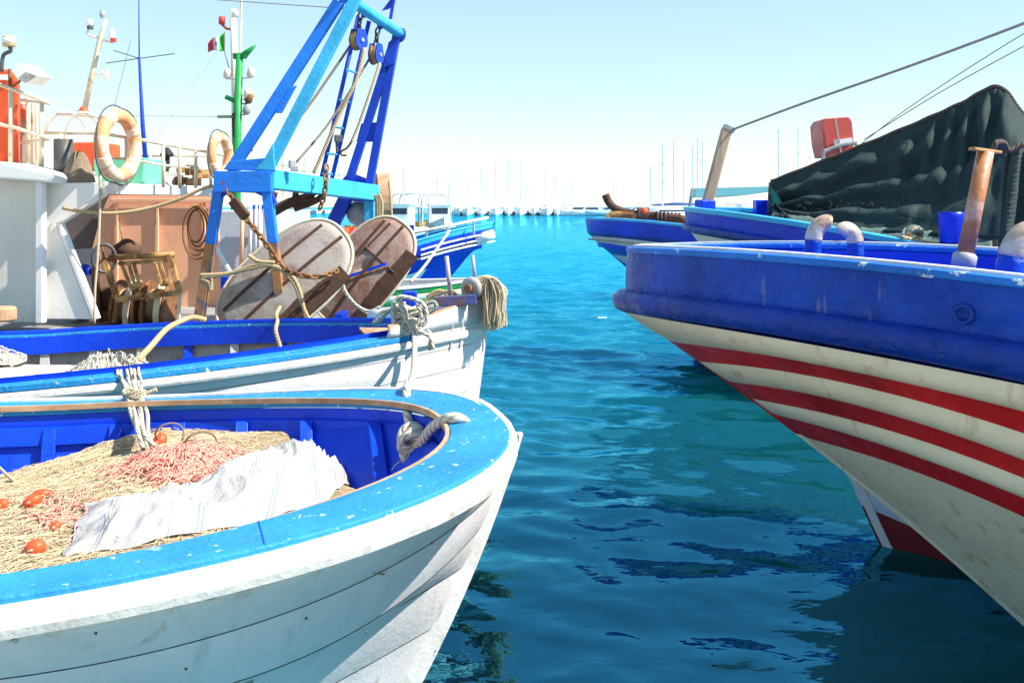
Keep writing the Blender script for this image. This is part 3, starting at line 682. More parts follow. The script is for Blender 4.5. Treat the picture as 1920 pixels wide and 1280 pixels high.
for i in range(40):
    th = 6.283 * i / 39; rows.append([HA.W(PS + .19 * q * math.cos(th), PW + .26 * q * math.sin(th), (pink_z(PS + .19 * q * math.cos(th), PW + .26 * q * math.sin(th))) + .012 - .03 * q ** 3) for q in [k / 14 for k in range(15)]])
MB().grid(rows).build('net_heap', M['net_pink'], pink, smooth=True)
strands('net_threads', M['strand_pink'], pink, pink_z, 260, lambda: (random.gauss(PS, .07), random.gauss(PW, .11)), .0026, .025, 9, .03, .9)
strands('net_threads', M['strand_pink'], pink, pile_z, 40, lambda: (random.gauss(*[on_pile(128, 968)[0], .04]), random.gauss(on_pile(128, 968)[1], .05)), .0024, .02, 8, .02, .9)
dk = thing('dark_net', 'small bundle of dark netting against the blue inside of the nearest skiff', 'net', HA.W(1.45, -.85, z0 - .2))
b = MB(); c = P(385, 862, 4.15); b.ball(c, .12, 14, 9, (1.3, .6, .5)); b.build('net_heap', M['net_dark'], dk, smooth=True)
b = MB()
for px, py, r1 in ((318, 818, 26), (377, 838, 30), (400, 850, 22)):
    c = P(px, py, 4.0); rr = r1 * 4.0 / FPX
    b.tube([c + Vector((math.cos(t) * rr, .02 * math.sin(2 * t), math.sin(t) * rr * .95)) for t in [math.pi * (k / 12) for k in range(-1, 14)]], .004, 5)
b.build('line_loop', M['wire'], dk, smooth=True)
# white striped cloth over the nets
def cloth_material():
    m, N, L, B = nmat('white striped cloth'); tcn = N.new('ShaderNodeTexCoord'); sx = N.new('ShaderNodeSeparateXYZ'); L.new(tcn.outputs['UV'], sx.inputs[0])
    def stripe(freq, wdt, ph):
        a = N.new('ShaderNodeMath'); a.operation = 'MULTIPLY_ADD'; L.new(sx.outputs[0], a.inputs[0]); a.inputs[1].default_value = freq; a.inputs[2].default_value = ph
        f = N.new('ShaderNodeMath'); f.operation = 'FRACT'; L.new(a.outputs[0], f.inputs[0]); l = N.new('ShaderNodeMath'); l.operation = 'LESS_THAN'; L.new(f.outputs[0], l.inputs[0]); l.inputs[1].default_value = wdt; return l.outputs[0]
    g = N.new('ShaderNodeMath'); g.operation = 'MULTIPLY'; L.new(stripe(9, .22, 0), g.inputs[0]); L.new(stripe(90, .4, 0), g.inputs[1])
    g2 = N.new('ShaderNodeMath'); g2.operation = 'MULTIPLY'; L.new(stripe(9, .22, .0), g2.inputs[0]); L.new(stripe(90, .3, .45), g2.inputs[1])
    n = noise(N, L, tcn.outputs['Object'], 6, 5); base = mixc(N, L, n.outputs[0], (.36, .35, .335), (.46, .455, .445))
    c = mixc(N, L, g.outputs[0], base, (.20, .26, .46)); c = mixc(N, L, g2.outputs[0], c, (.62, .46, .22)); L.new(c, B.inputs['Base Color']); B.inputs['Roughness'].default_value = .85
    n2 = noise(N, L, tcn.outputs['Object'], 16, 5, .6, .5); bp = N.new('ShaderNodeBump'); bp.inputs['Strength'].default_value = .5; bp.inputs['Distance'].default_value = .03; L.new(n2.outputs[0], bp.inputs['Height']); L.new(bp.outputs[0], B.inputs['Normal']); return m
M['cloth'] = cloth_material()
def ridge(x): return 1 - abs(((x % 1) * 2) - 1)
from mathutils import noise as noise_
def cloth_rows():
    # corners on the pile measured in the photograph: left-near, left-far, right-far, right-near
    cn = [on_pile(*k) for k in ((118, 1054), (165, 948), (330, 925), (480, 880), (600, 862), (692, 905), (560, 958), (400, 1002), (250, 1036))]
    lo = [cn[0], cn[8], cn[7], cn[6], cn[5]]; up = [cn[1], cn[2], cn[3], cn[4], (cn[4][0] * .6 + cn[5][0] * .4, cn[4][1] * .6 + cn[5][1] * .4)]
    lo = spline([Vector((a, c, 0)) for a, c in lo], 40); up = spline([Vector((a, c, 0)) for a, c in up], 40); rows = []
    nv = 90; nu = len(lo)
    for j in range(nv):
        t = j / (nv - 1); r = []
        for i in range(nu):
            p = lo[i].lerp(up[i], t); wob = .05 * noise_.noise(Vector((i * .045, t * 2.5, 5.0))) + .004 * noise_.noise(Vector((i * .16, t * 7, 1.0))); s_, w_ = p.x + wob, p.y + wob * .6
            lim = A_in.w(s_) - .015; w_ = max(-lim, min(lim, w_)); u = i / (nu - 1); e = max(0, min(1, 4 * t, 2.4 * (1 - t), 6 * u, 6 * (1 - u)))
            q = Vector((s_ * 4.2, w_ * 4.2, 3.1)); q += Vector((noise_.noise(q * .9), noise_.noise(q * .9 + Vector((7, 3, 1))), 0)) * .9
            f = .050 * max(0, .45 + noise_.noise(q * .8)) + .045 * (1 - abs(noise_.noise(q * 1.1 + Vector((3, 9, 2)))) * 2.2) ** 3 * .8 + .018 * (1 - abs(noise_.noise(q * 2.6)) * 2) + .006 * noise_.noise(q * 7)
            f += .045 * math.exp(-((u - .76) ** 2 / .02 + (t - .6) ** 2 / .08)) + .04 * math.exp(-((u - .95) ** 2 / .005 + (t - .6) ** 2 / .1)) + .03 * math.exp(-((u - .35) ** 2 / .02 + (t - .5) ** 2 / .08))
            r.append(HA.W(s_, w_, pile_z(s_, w_) + .008 + e * e * (3 - 2 * e) * (1.0 * f + .008)))
        rows.append(r)
    return rows
cl = MB().grid(cloth_rows()).build('cloth_sheet', M['cloth'], None, smooth=True, solid=.004); tag(cl, 'crumpled white cloth with thin blue and tan stripes lying over the nets', 'cloth')
def float_at(px, py, r, D, label, tilt=0, sc=(1, 1, 1)):
    s_, w_ = on_pile(px, py + 4); p = HA.W(s_, w_, pile_z(s_, w_) + r * .6)
    o = thing('net_float', label, 'float', p - Vector((0, 0, r)), 'orange net floats in the nearest skiff')
    ax = Vector((math.cos(tilt), .4, math.sin(tilt))).normalized()
    b = MB(); b.lathe([(.12 * r, -1.15 * r * sc[0]), (.55 * r, -.98 * r * sc[0]), (.9 * r, -.5 * r), (r, 0), (.9 * r, .5 * r), (.55 * r, .98 * r * sc[0]), (.12 * r, 1.15 * r * sc[0])], p, ax, 14); b.build('body', M['float'], o, smooth=True)
    b = MB(); b.lathe([(.16 * r, -.03), (.16 * r, .03)], p, ax, 8) if False else b.tube(spline([p - ax * r * 1.4, p - ax * r * 1.05, p + Vector((0, -r * 1.02, r * .1)), p + ax * r * 1.05, p + ax * r * 1.7], 4), .003, 5); b.build('line', M['strand'], o)
DD = CAMZ - (z0 - .15)
float_at(66, 1040, .026, DD - .02, 'round orange float nearest the light blue rail of the skiff', .3)
float_at(60, 945, .022, DD, 'orange float lower of the two lying together on beige net', .5, (1.25, 1, 1))
float_at(78, 931, .020, DD, 'orange float upper of the two lying together on beige net', .1, (1.4, 1, 1))
float_at(4, 950, .020, DD, 'orange float at the left edge of the beige net heap', .4)
float_at(299, 829, .030, DD - .10, 'orange float hanging at the foot of the pale rope bundle', 1.2, (1.2, 1, 1))
float_at(388, 845, .026, DD - .10, 'orange float on the dark net against the blue inside', .2)
float_at(104, 993, .016, DD, 'small faded orange float on beige net beside the cloth', .8)

# ------------------------------------------------------------------ second boat: white with light blue rail, roller at the bow
HB = Hull((-.23, 7.72), 15, True); LB = 6.2
boatB = thing('white_fishing_boat', 'white wooden fishing boat with light blue rail and a net roller at its bow', 'boat', HB.W(3, 0, 0))
stemB = [HB.axis(*q) for q in ((908, 556), (903, 610), (896, 665), (889, 720), (884, 745))]
cB = np.polyfit([z for s, z in stemB], [s for s, z in stemB], 1)
def stem_sB(z): return float(np.polyval(cB, z))
zB = stemB[0][1]
def LBl(z, wm, S, p, pts, **k): return Line(HB, stem_sB(z), z, wm, S, p, pts, **k)
B_bulw = LBl(zB, 1.28, 3.0, 1.0, [(880, 570), (800, 592)], deg=1)
B0 = LBl(zB - .19, 1.30, 3.05, .98, [(800, 615), (790, 626), (640, 652), (480, 672), (240, 702), (0, 722)])
B1 = B0.moved(dz=-.055, dw=-.01); B2 = B0.moved(dz=-.16, dw=-.03, ds=.01); B3 = B0.moved(dz=-.33, dw=-.08, ds=.04); B4 = B0.moved(dz=-.52, dw=-.18, ds=.06); B5 = B0.moved(dz=-.75, dw=-.34, ds=.12); B6 = B0.moved(dz=-1.2, dw=-.75, ds=.5)
bs = [B0, B1, B2, B3, B4, B5, B6]
for l in bs[1:]: l.s0 = stem_sB(l.z(l.s0)); 
for i in range(len(bs) - 1):
    for sd in (1, -1): strake(bs[i].moved(dz=-.002), bs[i + 1].moved(dz=.002), LB, 'plank', M['dark_red'] if i == 5 else M['white_hull'], boatB, sd, bulge=.006)
# raised bow bulwark, white, in front of the bitts
for sd in (1, -1):
    rows = []
    for t in (0, .5, 1):
        r = []
        for i in range(16):
            u = (i / 15) ** 1.4 * .34; a = B_bulw.at(B_bulw.s0 + 2.4 * u, sd); c = B0.at(B0.s0 + 2.4 * u, sd); k = a.lerp(c, t); r.append(k)
        rows.append(r)
    MB().grid(rows).build('bow_bulwark', M['white_hull'], boatB, smooth=True, solid=.03)
secs = []
for k in range(10):
    z = lerp(zB + .04, -.2, k / 9); s_ = stem_sB(z); secs.append([HB.W(s_ - .05, .022, z), HB.W(s_ - .05, -.022, z), HB.W(s_ + .09, -.045, z), HB.W(s_ + .09, .045, z)])
ring_loft(secs, 'stem_post', M['white_hull'], boatB, .005)
b = MB()
for s_, zt in ((.30, -.02), (.20, -.02)):
    for sd in (1,):
        p = B_bulw.at(B_bulw.s0 + s_, sd, .012); q = B2.at(B2.s0 + s_ * .9, sd, .014); b.beam(p, q, .012, .02, HB.n)
b.build('stem_batten', M['white_rail'], boatB)
B_in = B0.moved(ds=.24, dw=-.085); B_in.c = B0.c
rail(B0, B_in, LB, 'cap_rail', M['cyan_cap'], boatB, 0.0, .04, .02, 0, 50, .006, smin=.60)
band(B0, LB, 'rub_rail', M['white_rail'], boatB, -.095, -.042, -.02, .026, 50, jitter=.003)
# fore deck
rows = []
for i in range(10):
    u = i / 9 * .36; s_ = B0.s0 + 2.4 * u + .03; rows.append([B0.at(s_, 1, -.05) + Vector((0, 0, -.05)), B0.at(s_, -1, -.05) + Vector((0, 0, -.05))])
MB().grid(rows).build('fore_deck', M['tan_edge'], boatB, solid=.02)
b = MB(); secs = []
for i in range(14):
    u = (i / 13) * .34; s_ = B_bulw.s0 + .02 + 2.4 * u; p = B_bulw.at(s_, 1, .012); secs.append([p + Vector((0, 0, .012)), p + Vector((0, 0, -.022)), p - HB.n * .05 + Vector((0, 0, -.022)), p - HB.n * .05 + Vector((0, 0, .012))])
ring_loft(secs, 'bow_rail', M['tan_edge'], boatB, .003)
# inner side: blue bulwark board on the far side, grey planking and ribs below
def inB(dw, ds, dz):
    k = B_in.moved(ds=ds, dw=dw); k.c = B_in.c.copy(); k.c[-1] += dz; return k
for sd in (-1, 1):
    strake(inB(.02, 0, .035), inB(.015, 0, -.02), LB, 'bulwark_lip', M['blue2'], boatB, sd, nv=3, bulge=-.01)
    strake(inB(-.0, .0, -.02), inB(-.01, 0, -.16), LB, 'bulwark_board', M['blue2'], boatB, sd, nv=3)
    strake(inB(.06, -.05, -.10), inB(.0, .05, -.45), LB, 'inner_planking', M['grey_in'], boatB, sd, nv=4)
    strake(inB(.0, .05, -.45), inB(-.6, .3, -.62), LB, 'inner_bilge', M['grey_in'], boatB, sd, nv=3)
    for k in range(15):
        s_ = .75 + k * .37; q0 = inB(.04, -.04, -.12).at(s_, sd); q1 = inB(-.02, .05, -.46).at(s_, sd)
        MB().beam(q0, q1, .07, .05, HB.n).build('rib', M['blue2'] if k in (1, 2, 4) else M['grey_rib'], boatB, bevel=.003)
b = MB(); b.prism([HB.W(1.1, .55, .5), HB.W(5.9, .75, .5), HB.W(5.9, -.75, .5), HB.W(1.1, -.55, .5)], (0, 0, -.03)); b.build('floor_boards', M['grey_in'], boatB)
transom(bs, LB, 'transom', M['white_hull'], boatB)
b = MB(); b.beam(P(768, 655, 7.10), P(768, 546, 7.10), .10, .10, (0, 1, 0)); b.build('bitt_post', M['blue2'], boatB, bevel=.008)
b = MB(); b.cyl(P(738, 580, 7.10), P(812, 572, 7.12), .03, 10); b.build('bitt_crossbar', M['steel'], boatB, smooth=True)
b = MB(); b.beam(P(815, 566, 7.45), P(893, 561, 7.45), .05, .075); b.build('roller_bracket', M['rustblue'], boatB, bevel=.004); b = MB(); b.beam(P(870, 556, 7.75), P(905, 552, 7.75), .05, .075); b.build('roller_bracket', M['rustblue'], boatB, bevel=.004)
rc = P(884, 540, 7.5); ax = Vector((.55, .9, .02)).normalized()
b = MB(); b.lathe([(.06, -.03), (.085, -.02), (.085, .015), (.045, .03), (.04, .10), (.045, .17), (.085, .185), (.085, .21), (.05, .22)], rc, ax, 20); rl = b.build('net_roller', M['steel'], boatB, smooth=True)
b = MB(); b.lathe([(.032, -.055), (.032, -.025)], rc, ax, 12); b.build('roller_hub', M['rust'], rl)
b = MB(); b.cyl(P(846, 562, 7.5), P(837, 480, 7.5), .017, 8); b.build('stanchion', M['steel'], boatB, smooth=True)
b = MB(); b.cyl(P(891, 530, 7.85), P(886, 478, 7.85), .014, 8); b.build('stanchion', M['steel'], boatB, smooth=True)
# net hanging over the roller
o = thing('roller_net', 'bundle of pale beige net draped over the bow roller and hanging above the water', 'net', P(925, 618, 7.6))
b = MB(); b2 = MB()
for i in range(150):
    t = random.random(); x0 = random.uniform(898, 914); x1 = lerp(906, 946, t) + random.gauss(0, 2); yb = random.uniform(602, 622) - (6 if x1 > 938 else 0); Yd = 7.50 + random.uniform(0, .22)
    pts = [P(x0 - 10, 532 + random.uniform(-4, 6), Yd), P(x0, 521 + random.uniform(-3, 4), Yd), P(lerp(x0, x1, .6), 518 + random.uniform(0, 8) + 3 * t, Yd), P(x1 + random.gauss(0, 2), 545 + random.gauss(0, 3), Yd), P(x1 + random.gauss(0, 2.5), 580, Yd), P(x1 + random.gauss(0, 2.5), yb, Yd)]
    b.tube(spline(pts, 4), .0038, 4, cap=False)
s_ = b.build('net_threads', M['strand'], o, smooth=True); s_['kind'] = 'stuff'
rows = []
for i in range(14):
    t = i / 13; c = spline([P(900, 524, 7.6), P(918, 522, 7.6), P(928, 545, 7.6), P(928, 580, 7.6), P(928, 606, 7.6)], 4)[min(int(t * 16), 15)]
    rows.append([c + Vector((math.cos(q) * .065 * (1 + .2 * math.sin(3 * q + i)), math.sin(q) * .07, .01 * math.sin(5 * q))) for q in [6.283 * k / 12 for k in range(12)]])
MB().grid(rows, closed=True).build('net_core', M['net_pale'], o, smooth=True)

# ropes made fast on the bitts
o = thing('bitt_ropes', 'tangle of pale rope turns knotted round the blue bitt post', 'rope', P(768, 620, 7.4))
for k in range(7):
    c = P(766, 575 + k * 6.5, 7.10); ra = .075 + .014 * math.sin(k * 2.2)
    pts = [c + Vector((math.cos(q) * ra * (1.15 + .1 * math.sin(k)), math.sin(q) * ra, .014 * math.sin(q * 2 + k) + .006 * q * (k % 2))) for q in [6.283 * j / 10 for j in range(10)]]
    curve_rope(pts, .017, 'rope_turn', M['rope'], o, 7, 3, True)
for i, pl in enumerate([[(738, 565), (736, 585), (738, 612), (731, 632)], [(748, 560), (757, 590), (770, 612), (776, 625)], [(782, 570), (790, 590), (780, 612), (790, 622), (806, 632), (812, 655)], [(735, 580), (722, 590), (712, 602), (700, 606)], [(795, 572), (812, 566), (818, 575), (806, 585), (792, 586)], [(742, 562), (752, 556), (780, 562), (796, 574), (800, 598), (790, 612)], [(756, 566), (762, 596), (752, 616), (768, 628)], [(800, 620), (808, 628), (806, 646), (804, 656)]]):
    curve_rope([P(x, y, 7.00 - .02 * (i % 3)) for x, y in pl], .015 if i != 3 else .012, 'rope_end', M['rope_green'] if i in (3, 4) else M['rope'], o)
for i, pl in enumerate([[(800, 556), (822, 545), (838, 552), (820, 562), (800, 566)], [(812, 560), (832, 548), (852, 550), (838, 562), (818, 566)], [(795, 566), (815, 552), (846, 545), (858, 552)], [(700, 606), (716, 585), (738, 580)]]):
    curve_rope([P(x, y, 7.58) for x, y in pl], .013, 'rope_turn', (M['rope_tan'], M['rope_green'])[i % 2], o)
# mooring rope from the bitts over the skiff's rail
def over(px, dz):
    s_ = HA.solve(A_top.w, px, 740, -1); return A_top.at(s_[0], -1, -.07) + Vector((0, 0, dz))
o = thing('mooring_rope', 'thick pale mooring rope knotted between the bitts and the skiff bow', 'rope', P(775, 850, 4.3))
r0 = [P(775, 600, 6.98), P(777, 640, 6.90), P(776, 690, 6.0), P(768, 722, 4.95), over(760, .03), P(762, 752, over(760, 0).y - .12), P(764, 775, 4.22), P(770, 806, 4.14), P(776, 838, 4.08)]
curve_rope(r0, .019, 'rope_length', M['rope'], o)
curve_rope([P(776, 840, 4.10), P(792, 826, 4.02), P(812, 800, 3.90), P(838, 785, 3.80), P(862, 785, 3.78), P(880, 800, 3.80)], .021, 'rope_length', M['rope'], o, 9)
k0 = P(775, 836, 4.08)
for k in range(6):
    a = k * 1.05; pts = [k0 + Vector((math.cos(q) * .045, math.sin(q) * .035 * math.cos(a) , math.sin(q) * .045)) + Vector((.008 * math.sin(a * 2), .01 * math.cos(a), -.02 + .011 * k)) for q in [6.283 * j / 9 for j in range(9)]]
    curve_rope(pts, .017, 'knot_turn', M['rope'], o, 7, 3, True)
b = MB()
for i in range(46):
    q = random.random() * 6.28; p = k0 + Vector((math.cos(q) * .04, -.03, math.sin(q) * .03 - .04)); e = p + Vector((random.gauss(0, .02), random.gauss(0, .01), -random.uniform(.02, .09))); b.tube([p, p.lerp(e, .5) + Vector((random.gauss(0, .008), 0, 0)), e], .0022, 4, cap=False)
b.build('frayed_end', M['strand'], o)['kind'] = 'stuff'
# bundle of thin lines hanging over both rails
o = thing('line_bundle', 'bundle of thin pale lines hanging from the white boat over the skiff rail', 'rope', P(262, 830, 4.4))
for k in range(6):
    dx = k * 7.2; j = random.uniform(-4, 4)
    yb = B0.at(HB.solve(B0.w, 232, 700)[0]).y; pts = [P(222 + dx, 690 + j, yb + .2), P(224 + dx + j, 699, yb), P(232 + dx * .9, 722, yb - .12), P(240 + dx * .7 + j, 738, 4.9), over(242 + dx * .75, .022), P(246 + dx * .7, 775, over(250, 0).y - .16), P(256 + dx * .6 + j * .5, 812, 4.12), P(270 + dx * .5, 838, 4.06)]
    pts = [p + Vector((random.gauss(0, .004), random.gauss(0, .012), random.gauss(0, .004))) for p in pts]; curve_rope(pts, .0095, 'line', M['rope'], o, 6)
for k in range(4):
    c = over(258, .03 + .006 * k); pts = [c + Vector((math.cos(q) * .05, math.sin(q) * .03 - .02, .01 * math.sin(2 * q + k))) for q in [6.283 * j / 8 for j in range(8)]]; curve_rope(pts, .008, 'line_turn', M['rope_thin'], o, 6, 3, True)
curve_rope([over(262, .035), over(280, .035), over(297, .05)], .011, 'line_end', M['rope_thin'], o)
curve_rope([P(-10, 868, 4.1), P(8, 885, 4.0), P(24, 900, 3.95), P(40, 912, 3.9)], .006, 'thin_line', M['rope_thin'], None); bpy.data.objects['thin_line'].name = 'slack_line'; tag(bpy.data.objects['slack_line'], 'single thin white line slanting into the skiff at the left edge', 'rope')

# gear lying in the white boat
o = thing('hatch_board', 'pale worn plank platform lying across the white boat among nets', 'board', P(60, 690, 7.0))
for k in range(5):
    y0 = 6.25 + k * .2; b = MB(); b.beam(Vector((-4.6, y0 + .2, .86 + .012 * (k % 2))), Vector((lerp(-2.55, -2.75, k / 4), y0 - .14, .86 + .010 * (k % 2))), .19, .025); b.build('plank', M['rope_wood'] if 'rope_wood' in M else M['beige'], o, bevel=.004)
b = MB(); b.beam(Vector((-4.6, 6.35, .80)), Vector((-2.5, 6.05, .80)), .04, .09); b.build('edge_beam', M['tan_edge'], o, bevel=.004)
def loose_heap(name, label, c, rx, ry, rz, mat, smat, n, nth=260):
    c = Vector(c); o = thing(name, label, 'net', c); rows = []
    def hz(a, q): return rz * (1 - q * q) * (1 + .35 * math.sin(3 * a + 1) * q + .3 * math.sin(7 * a * 1 + 5 * q)) + .012 * math.sin(13 * a + 9 * q)
    for i in range(n):
        a = 6.283 * i / n; rows.append([c + Vector((math.cos(a) * rx * q, math.sin(a) * ry * q, hz(a, q))) for q in [k / 9 for k in range(10)]])
    rows.append(rows[0]); MB().grid(rows).build('net_heap', mat, o, smooth=True); b = MB()
    for i in range(nth):
        a = random.random() * 6.28; q = random.random() ** .6; th = random.random() * 6.28; pts = []
        for k in range(9):
            th += random.gauss(0, .7); a += .08 * math.cos(th); q = min(1, max(0, q + .05 * math.sin(th))); pts.append(c + Vector((math.cos(a) * rx * q, math.sin(a) * ry * q, hz(a, q) + .03 * random.random())))
        b.tube(pts, .0035, 4, cap=False)
    b.build('net_threads', smat, o, smooth=True)['kind'] = 'stuff'; return o
loose_heap('loose_net', 'low pale net heap in the white boat at the left edge', (-4.2, 7.05, .90), .75, .32, .12, M['net_pale'], M['strand_grey'], 26)
loose_heap('loose_net', 'small grey net clump in the white boat beside the brown hose', (-2.65, 6.55, .86), .32, .22, .13, M['net_pale'], M['strand_grey'], 22)
loose_heap('loose_net', 'flat pale net scrap along the light blue rail right of the brown hose', (-2.30, 6.42, .86), .28, .12, .07, M['net_pale'], M['strand_grey'], 20, 120)
curve_rope([P(258, 675, 6.6), P(282, 650, 7.1), P(312, 617, 7.7), P(340, 602, 7.95), P(362, 595, 8.05), P(386, 600, 8.1)], .022, 'brown_hose', M['rope_tan'], None); tag(bpy.data.objects['brown_hose'], 'brown hose leaning from the net clump up over the blue bulwark', 'hose')
o = curve_rope([P(525, 575, 8.55), P(518, 590, 8.3), P(520, 602, 8.02), P(517, 620, 7.9), P(524, 645, 7.88), P(532, 668, 7.86)], .016, 'tie_rope', M['rope_tan'], None); tag(o, 'short tan rope tied from the rusty gantry leg down inside the white boat', 'rope')
b = MB(); b.lathe([(.10, 0), (.115, .015), (.115, .10), (.10, .115)], P(2, 602, 8.0), (0, 0, 1), 20); o = b.build('wooden_block', M['tan_edge'], None, smooth=False); tag(o, 'round pale wooden block on the blue bulwark at the left edge', 'block')
# ------------------------------------------------------------------ trawler with blue gantry, stern towards the basin
tr = thing('stern_trawler', 'white trawler with salmon-lit shelter, cream railings and tall blue stern gantry', 'trawler', (-4.5, 10.2, 0))
def quad(pxs, Y, th, name, mat, par=None, bevel=.006):
    b = MB(); b.prism([P(x, y, Y) for x, y in pxs], (0, th, 0)); return b.build(name, mat, par or tr, bevel=bevel)
# hull, rounded stern
secs = []
for k, z in enumerate((-.3, .15, .55, .86)):
    i = .35 - .1 * k; pts = []
    for a in range(9):
        q = math.pi / 2 * a / 8; pts.append(Vector((-2.3 + (.72 - i) * math.cos(math.pi / 2 - q), 8.72 + i + .72 - (.72) * math.sin(math.pi / 2 - q) * 1.0, z)))
    pts2 = [Vector((p.x, 2 * 10.2 - p.y, p.z)) for p in reversed(pts)]
    secs.append([Vector((-9, 8.72 + i, z))] + pts + pts2 + [Vector((-9, 2 * 10.2 - 8.72 - i, z))])
MB().grid(secs).build('hull', M['white_hull'], tr, smooth=True)
b = MB(); b.prism([(-9, 8.85, .86), (-1.75, 8.85, .86), (-1.65, 11.5, .86), (-9, 11.5, .86)], (0, 0, -.05)); b.build('deck', M['grey_in'], tr)
b = MB(); b.beam((-9, 11.56, 1.02), (-1.9, 11.56, 1.02), .08, .34); b.build('bulwark', M['blue2'], tr, bevel=.006); b = MB(); b.beam((-1.62, 9.3, .92), (-1.62, 11.1, .92), .08, .16); b.build('bulwark', M['blue2'], tr, bevel=.006)
# wheelhouse corner at the left edge, shelter side wall with the angled opening
quad([(-420, 318), (70, 336), (70, 604), (-420, 604)], 8.86, .5, 'wheelhouse_wall', M['beige'])
quad([(66, 340), (79, 342), (79, 606), (66, 606)], 8.80, .09, 'corner_post', M['white'])
quad([(-430, 280), (0, 303), (92, 324), (99, 332), (97, 344), (60, 340), (-430, 310)], 8.72, 1.2, 'wheelhouse_roof', M['white'], bevel=.02)
quad([(80, 344), (205, 342), (186, 366), (104, 420), (172, 598), (80, 598)], 8.98, .05, 'shelter_side', M['white'])
quad([(104, 420), (112, 416), (182, 598), (172, 598)], 8.955, .10, 'opening_edging', M['white'], bevel=.01)
quad([(186, 366), (196, 366), (112, 420), (104, 420)], 8.952, .10, 'opening_edging', M['white'], bevel=.01)
rf = MB(); rf.prism([P(195, 343, 8.95), P(195, 364, 8.95), P(402, 367, 10.3), P(402, 350, 10.3)], (-.1, .72, 0)); rf.build('shelter_roof', M['white'], tr, bevel=.012)
quad([(192, 341), (199, 341), (199, 367), (192, 367)], 8.92, .04, 'roof_bracket', M['white']); quad([(216, 346), (222, 346), (222, 358), (216, 358)], 8.90, .04, 'roof_bracket', M['white'])
rf = MB(); rf.beam(P(222, 352, 8.92), P(272, 355, 9.2), .03, .075); rf.build('name_board', M['white'], tr, bevel=.004)
# inner wall, battens: bounced light painted in as salmon; passage shade painted dark
wl_ = MB(); wl_.prism([P(205, 366, 11.4), P(190, 400, 11.4), P(172, 470, 11.4), P(155, 560, 11.4), P(155, 590, 11.4), P(432, 590, 11.4), P(412, 540, 11.4), P(408, 366, 11.4)], (0, .05, 0)); wl_.build('shelter_wall', M['pink'], tr)
for x in (292, 216, 380): quad([(x, 372), (x + 5, 372), (x + 5, 560), (x, 560)], 11.36, .03, 'wall_batten', M['pink'])
quad([(208, 372), (405, 372), (405, 380), (208, 380)], 11.35, .03, 'wall_batten', M['pink'])
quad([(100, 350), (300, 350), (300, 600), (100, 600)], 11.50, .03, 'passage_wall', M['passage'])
quad([(118, 470), (148, 470), (148, 600), (118, 600)], 9.7, .5, 'engine_casing', M['steel'])
b = MB(); b.tube([P(400, 455, 9.4), P(445, 535, 9.4)], .022, 6); b.build('brace', M['white'], tr)
b = MB()
b.tube(spline([P(150, 600, 9.6), P(155, 510, 9.6), P(163, 502, 9.6), P(167, 515, 9.6)], 4), .03, 7); b.build('vent_pipe', M['blue2'], tr, smooth=True)
# railing on the shelter roof
def rl(pts, r=.016, name='railing', mat='rail_tan', par=None):
    b = MB()
    for p in pts:
        q = [P(*k) for k in p]; b.tube(q, r, 7)
    return b.build(name, M[mat], par or tr, smooth=True)
R_ = MB(); top = [P(83, 250, 9.6), P(188, 250, 8.95), P(238, 258, 9.1), P(306, 270, 9.5), P(400, 287, 10.2), P(440, 294, 10.6)]
R_.tube(top, .017, 7); R_.build('top_rail', M['rail_tan'], tr, smooth=True)
R_ = MB(); R_.tube([P(188, 296, 8.95), P(238, 298, 9.1), P(306, 310, 9.5), P(400, 318, 10.2)], .012, 6); R_.build('mid_rail', M['rail_tan'], tr, smooth=True); R_ = MB(); R_.tube([P(260, 292, 10.9), P(395, 292, 11.2)], .014, 6); R_.build('mid_rail', M['rail_tan'], tr, smooth=True)
for x, Y, yt, yb in ((188, 8.95, 250, 345), (113, 9.3, 250, 340), (237, 9.1, 258, 347), (306, 9.5, 270, 352), (337, 9.7, 275, 353), (367, 9.9, 281, 353), (395, 10.15, 286, 353), (282, 10.9, 292, 350), (420, 10.5, 291, 352)):
    MB().cyl(P(x, yt, Y), P(x, yb, Y), .017, 7).build('rail_post', M['rail_tan'], tr, smooth=True)
# upper deck, orange funnel house and its railing at the left edge
fh = MB(); fh.prism([P(-240, 124, 9.9), P(20, 130, 9.9), P(34, 150, 9.9), P(34, 312, 9.9), P(-240, 312, 9.9)], (-.1, .25, 0)); hs = fh.build('funnel_house', M['orange'], tr, bevel=.03)
fh = MB(); fh.prism([P(-235, 140, 9.87), P(18, 140, 9.87), P(18, 150, 9.87), P(-235, 150, 9.87)], (0, .02, 0)); fh.build('white_band', M['white'], hs)
fh = MB(); fh.prism([P(36, 190, 10.4), P(66, 190, 10.4), P(68, 312, 10.4), P(36, 312, 10.4)], (-.05, .15, 0)); fh.build('vent_trunk', M['ring_pale'], tr, bevel=.03)
fh = MB(); fh.prism([P(36, 200, 10.36), P(58, 212, 10.36), P(60, 232, 10.36), P(44, 225, 10.36)], (0, .03, 0)); fh.build('red_patch', M['orange'], tr)
for pl in ([(-200, 90, 9.4), (30, 170, 9.35), (92, 194, 9.3)], [(-200, 190, 9.4), (30, 240, 9.35), (92, 260, 9.3)], [(92, 194, 9.3), (40, 188, 9.9)], [(92, 261, 9.3), (40, 268, 9.9)]): rl([pl], .018, 'upper_rail')
for x, y0, y1, Y in ((20, 165, 305, 9.36), (53, 178, 315, 9.8), (78, 190, 325, 9.32), (70, 196, 322, 9.7)): rl([[(x, y0, Y), (x, y1, Y)]], .022, 'upper_rail_post')
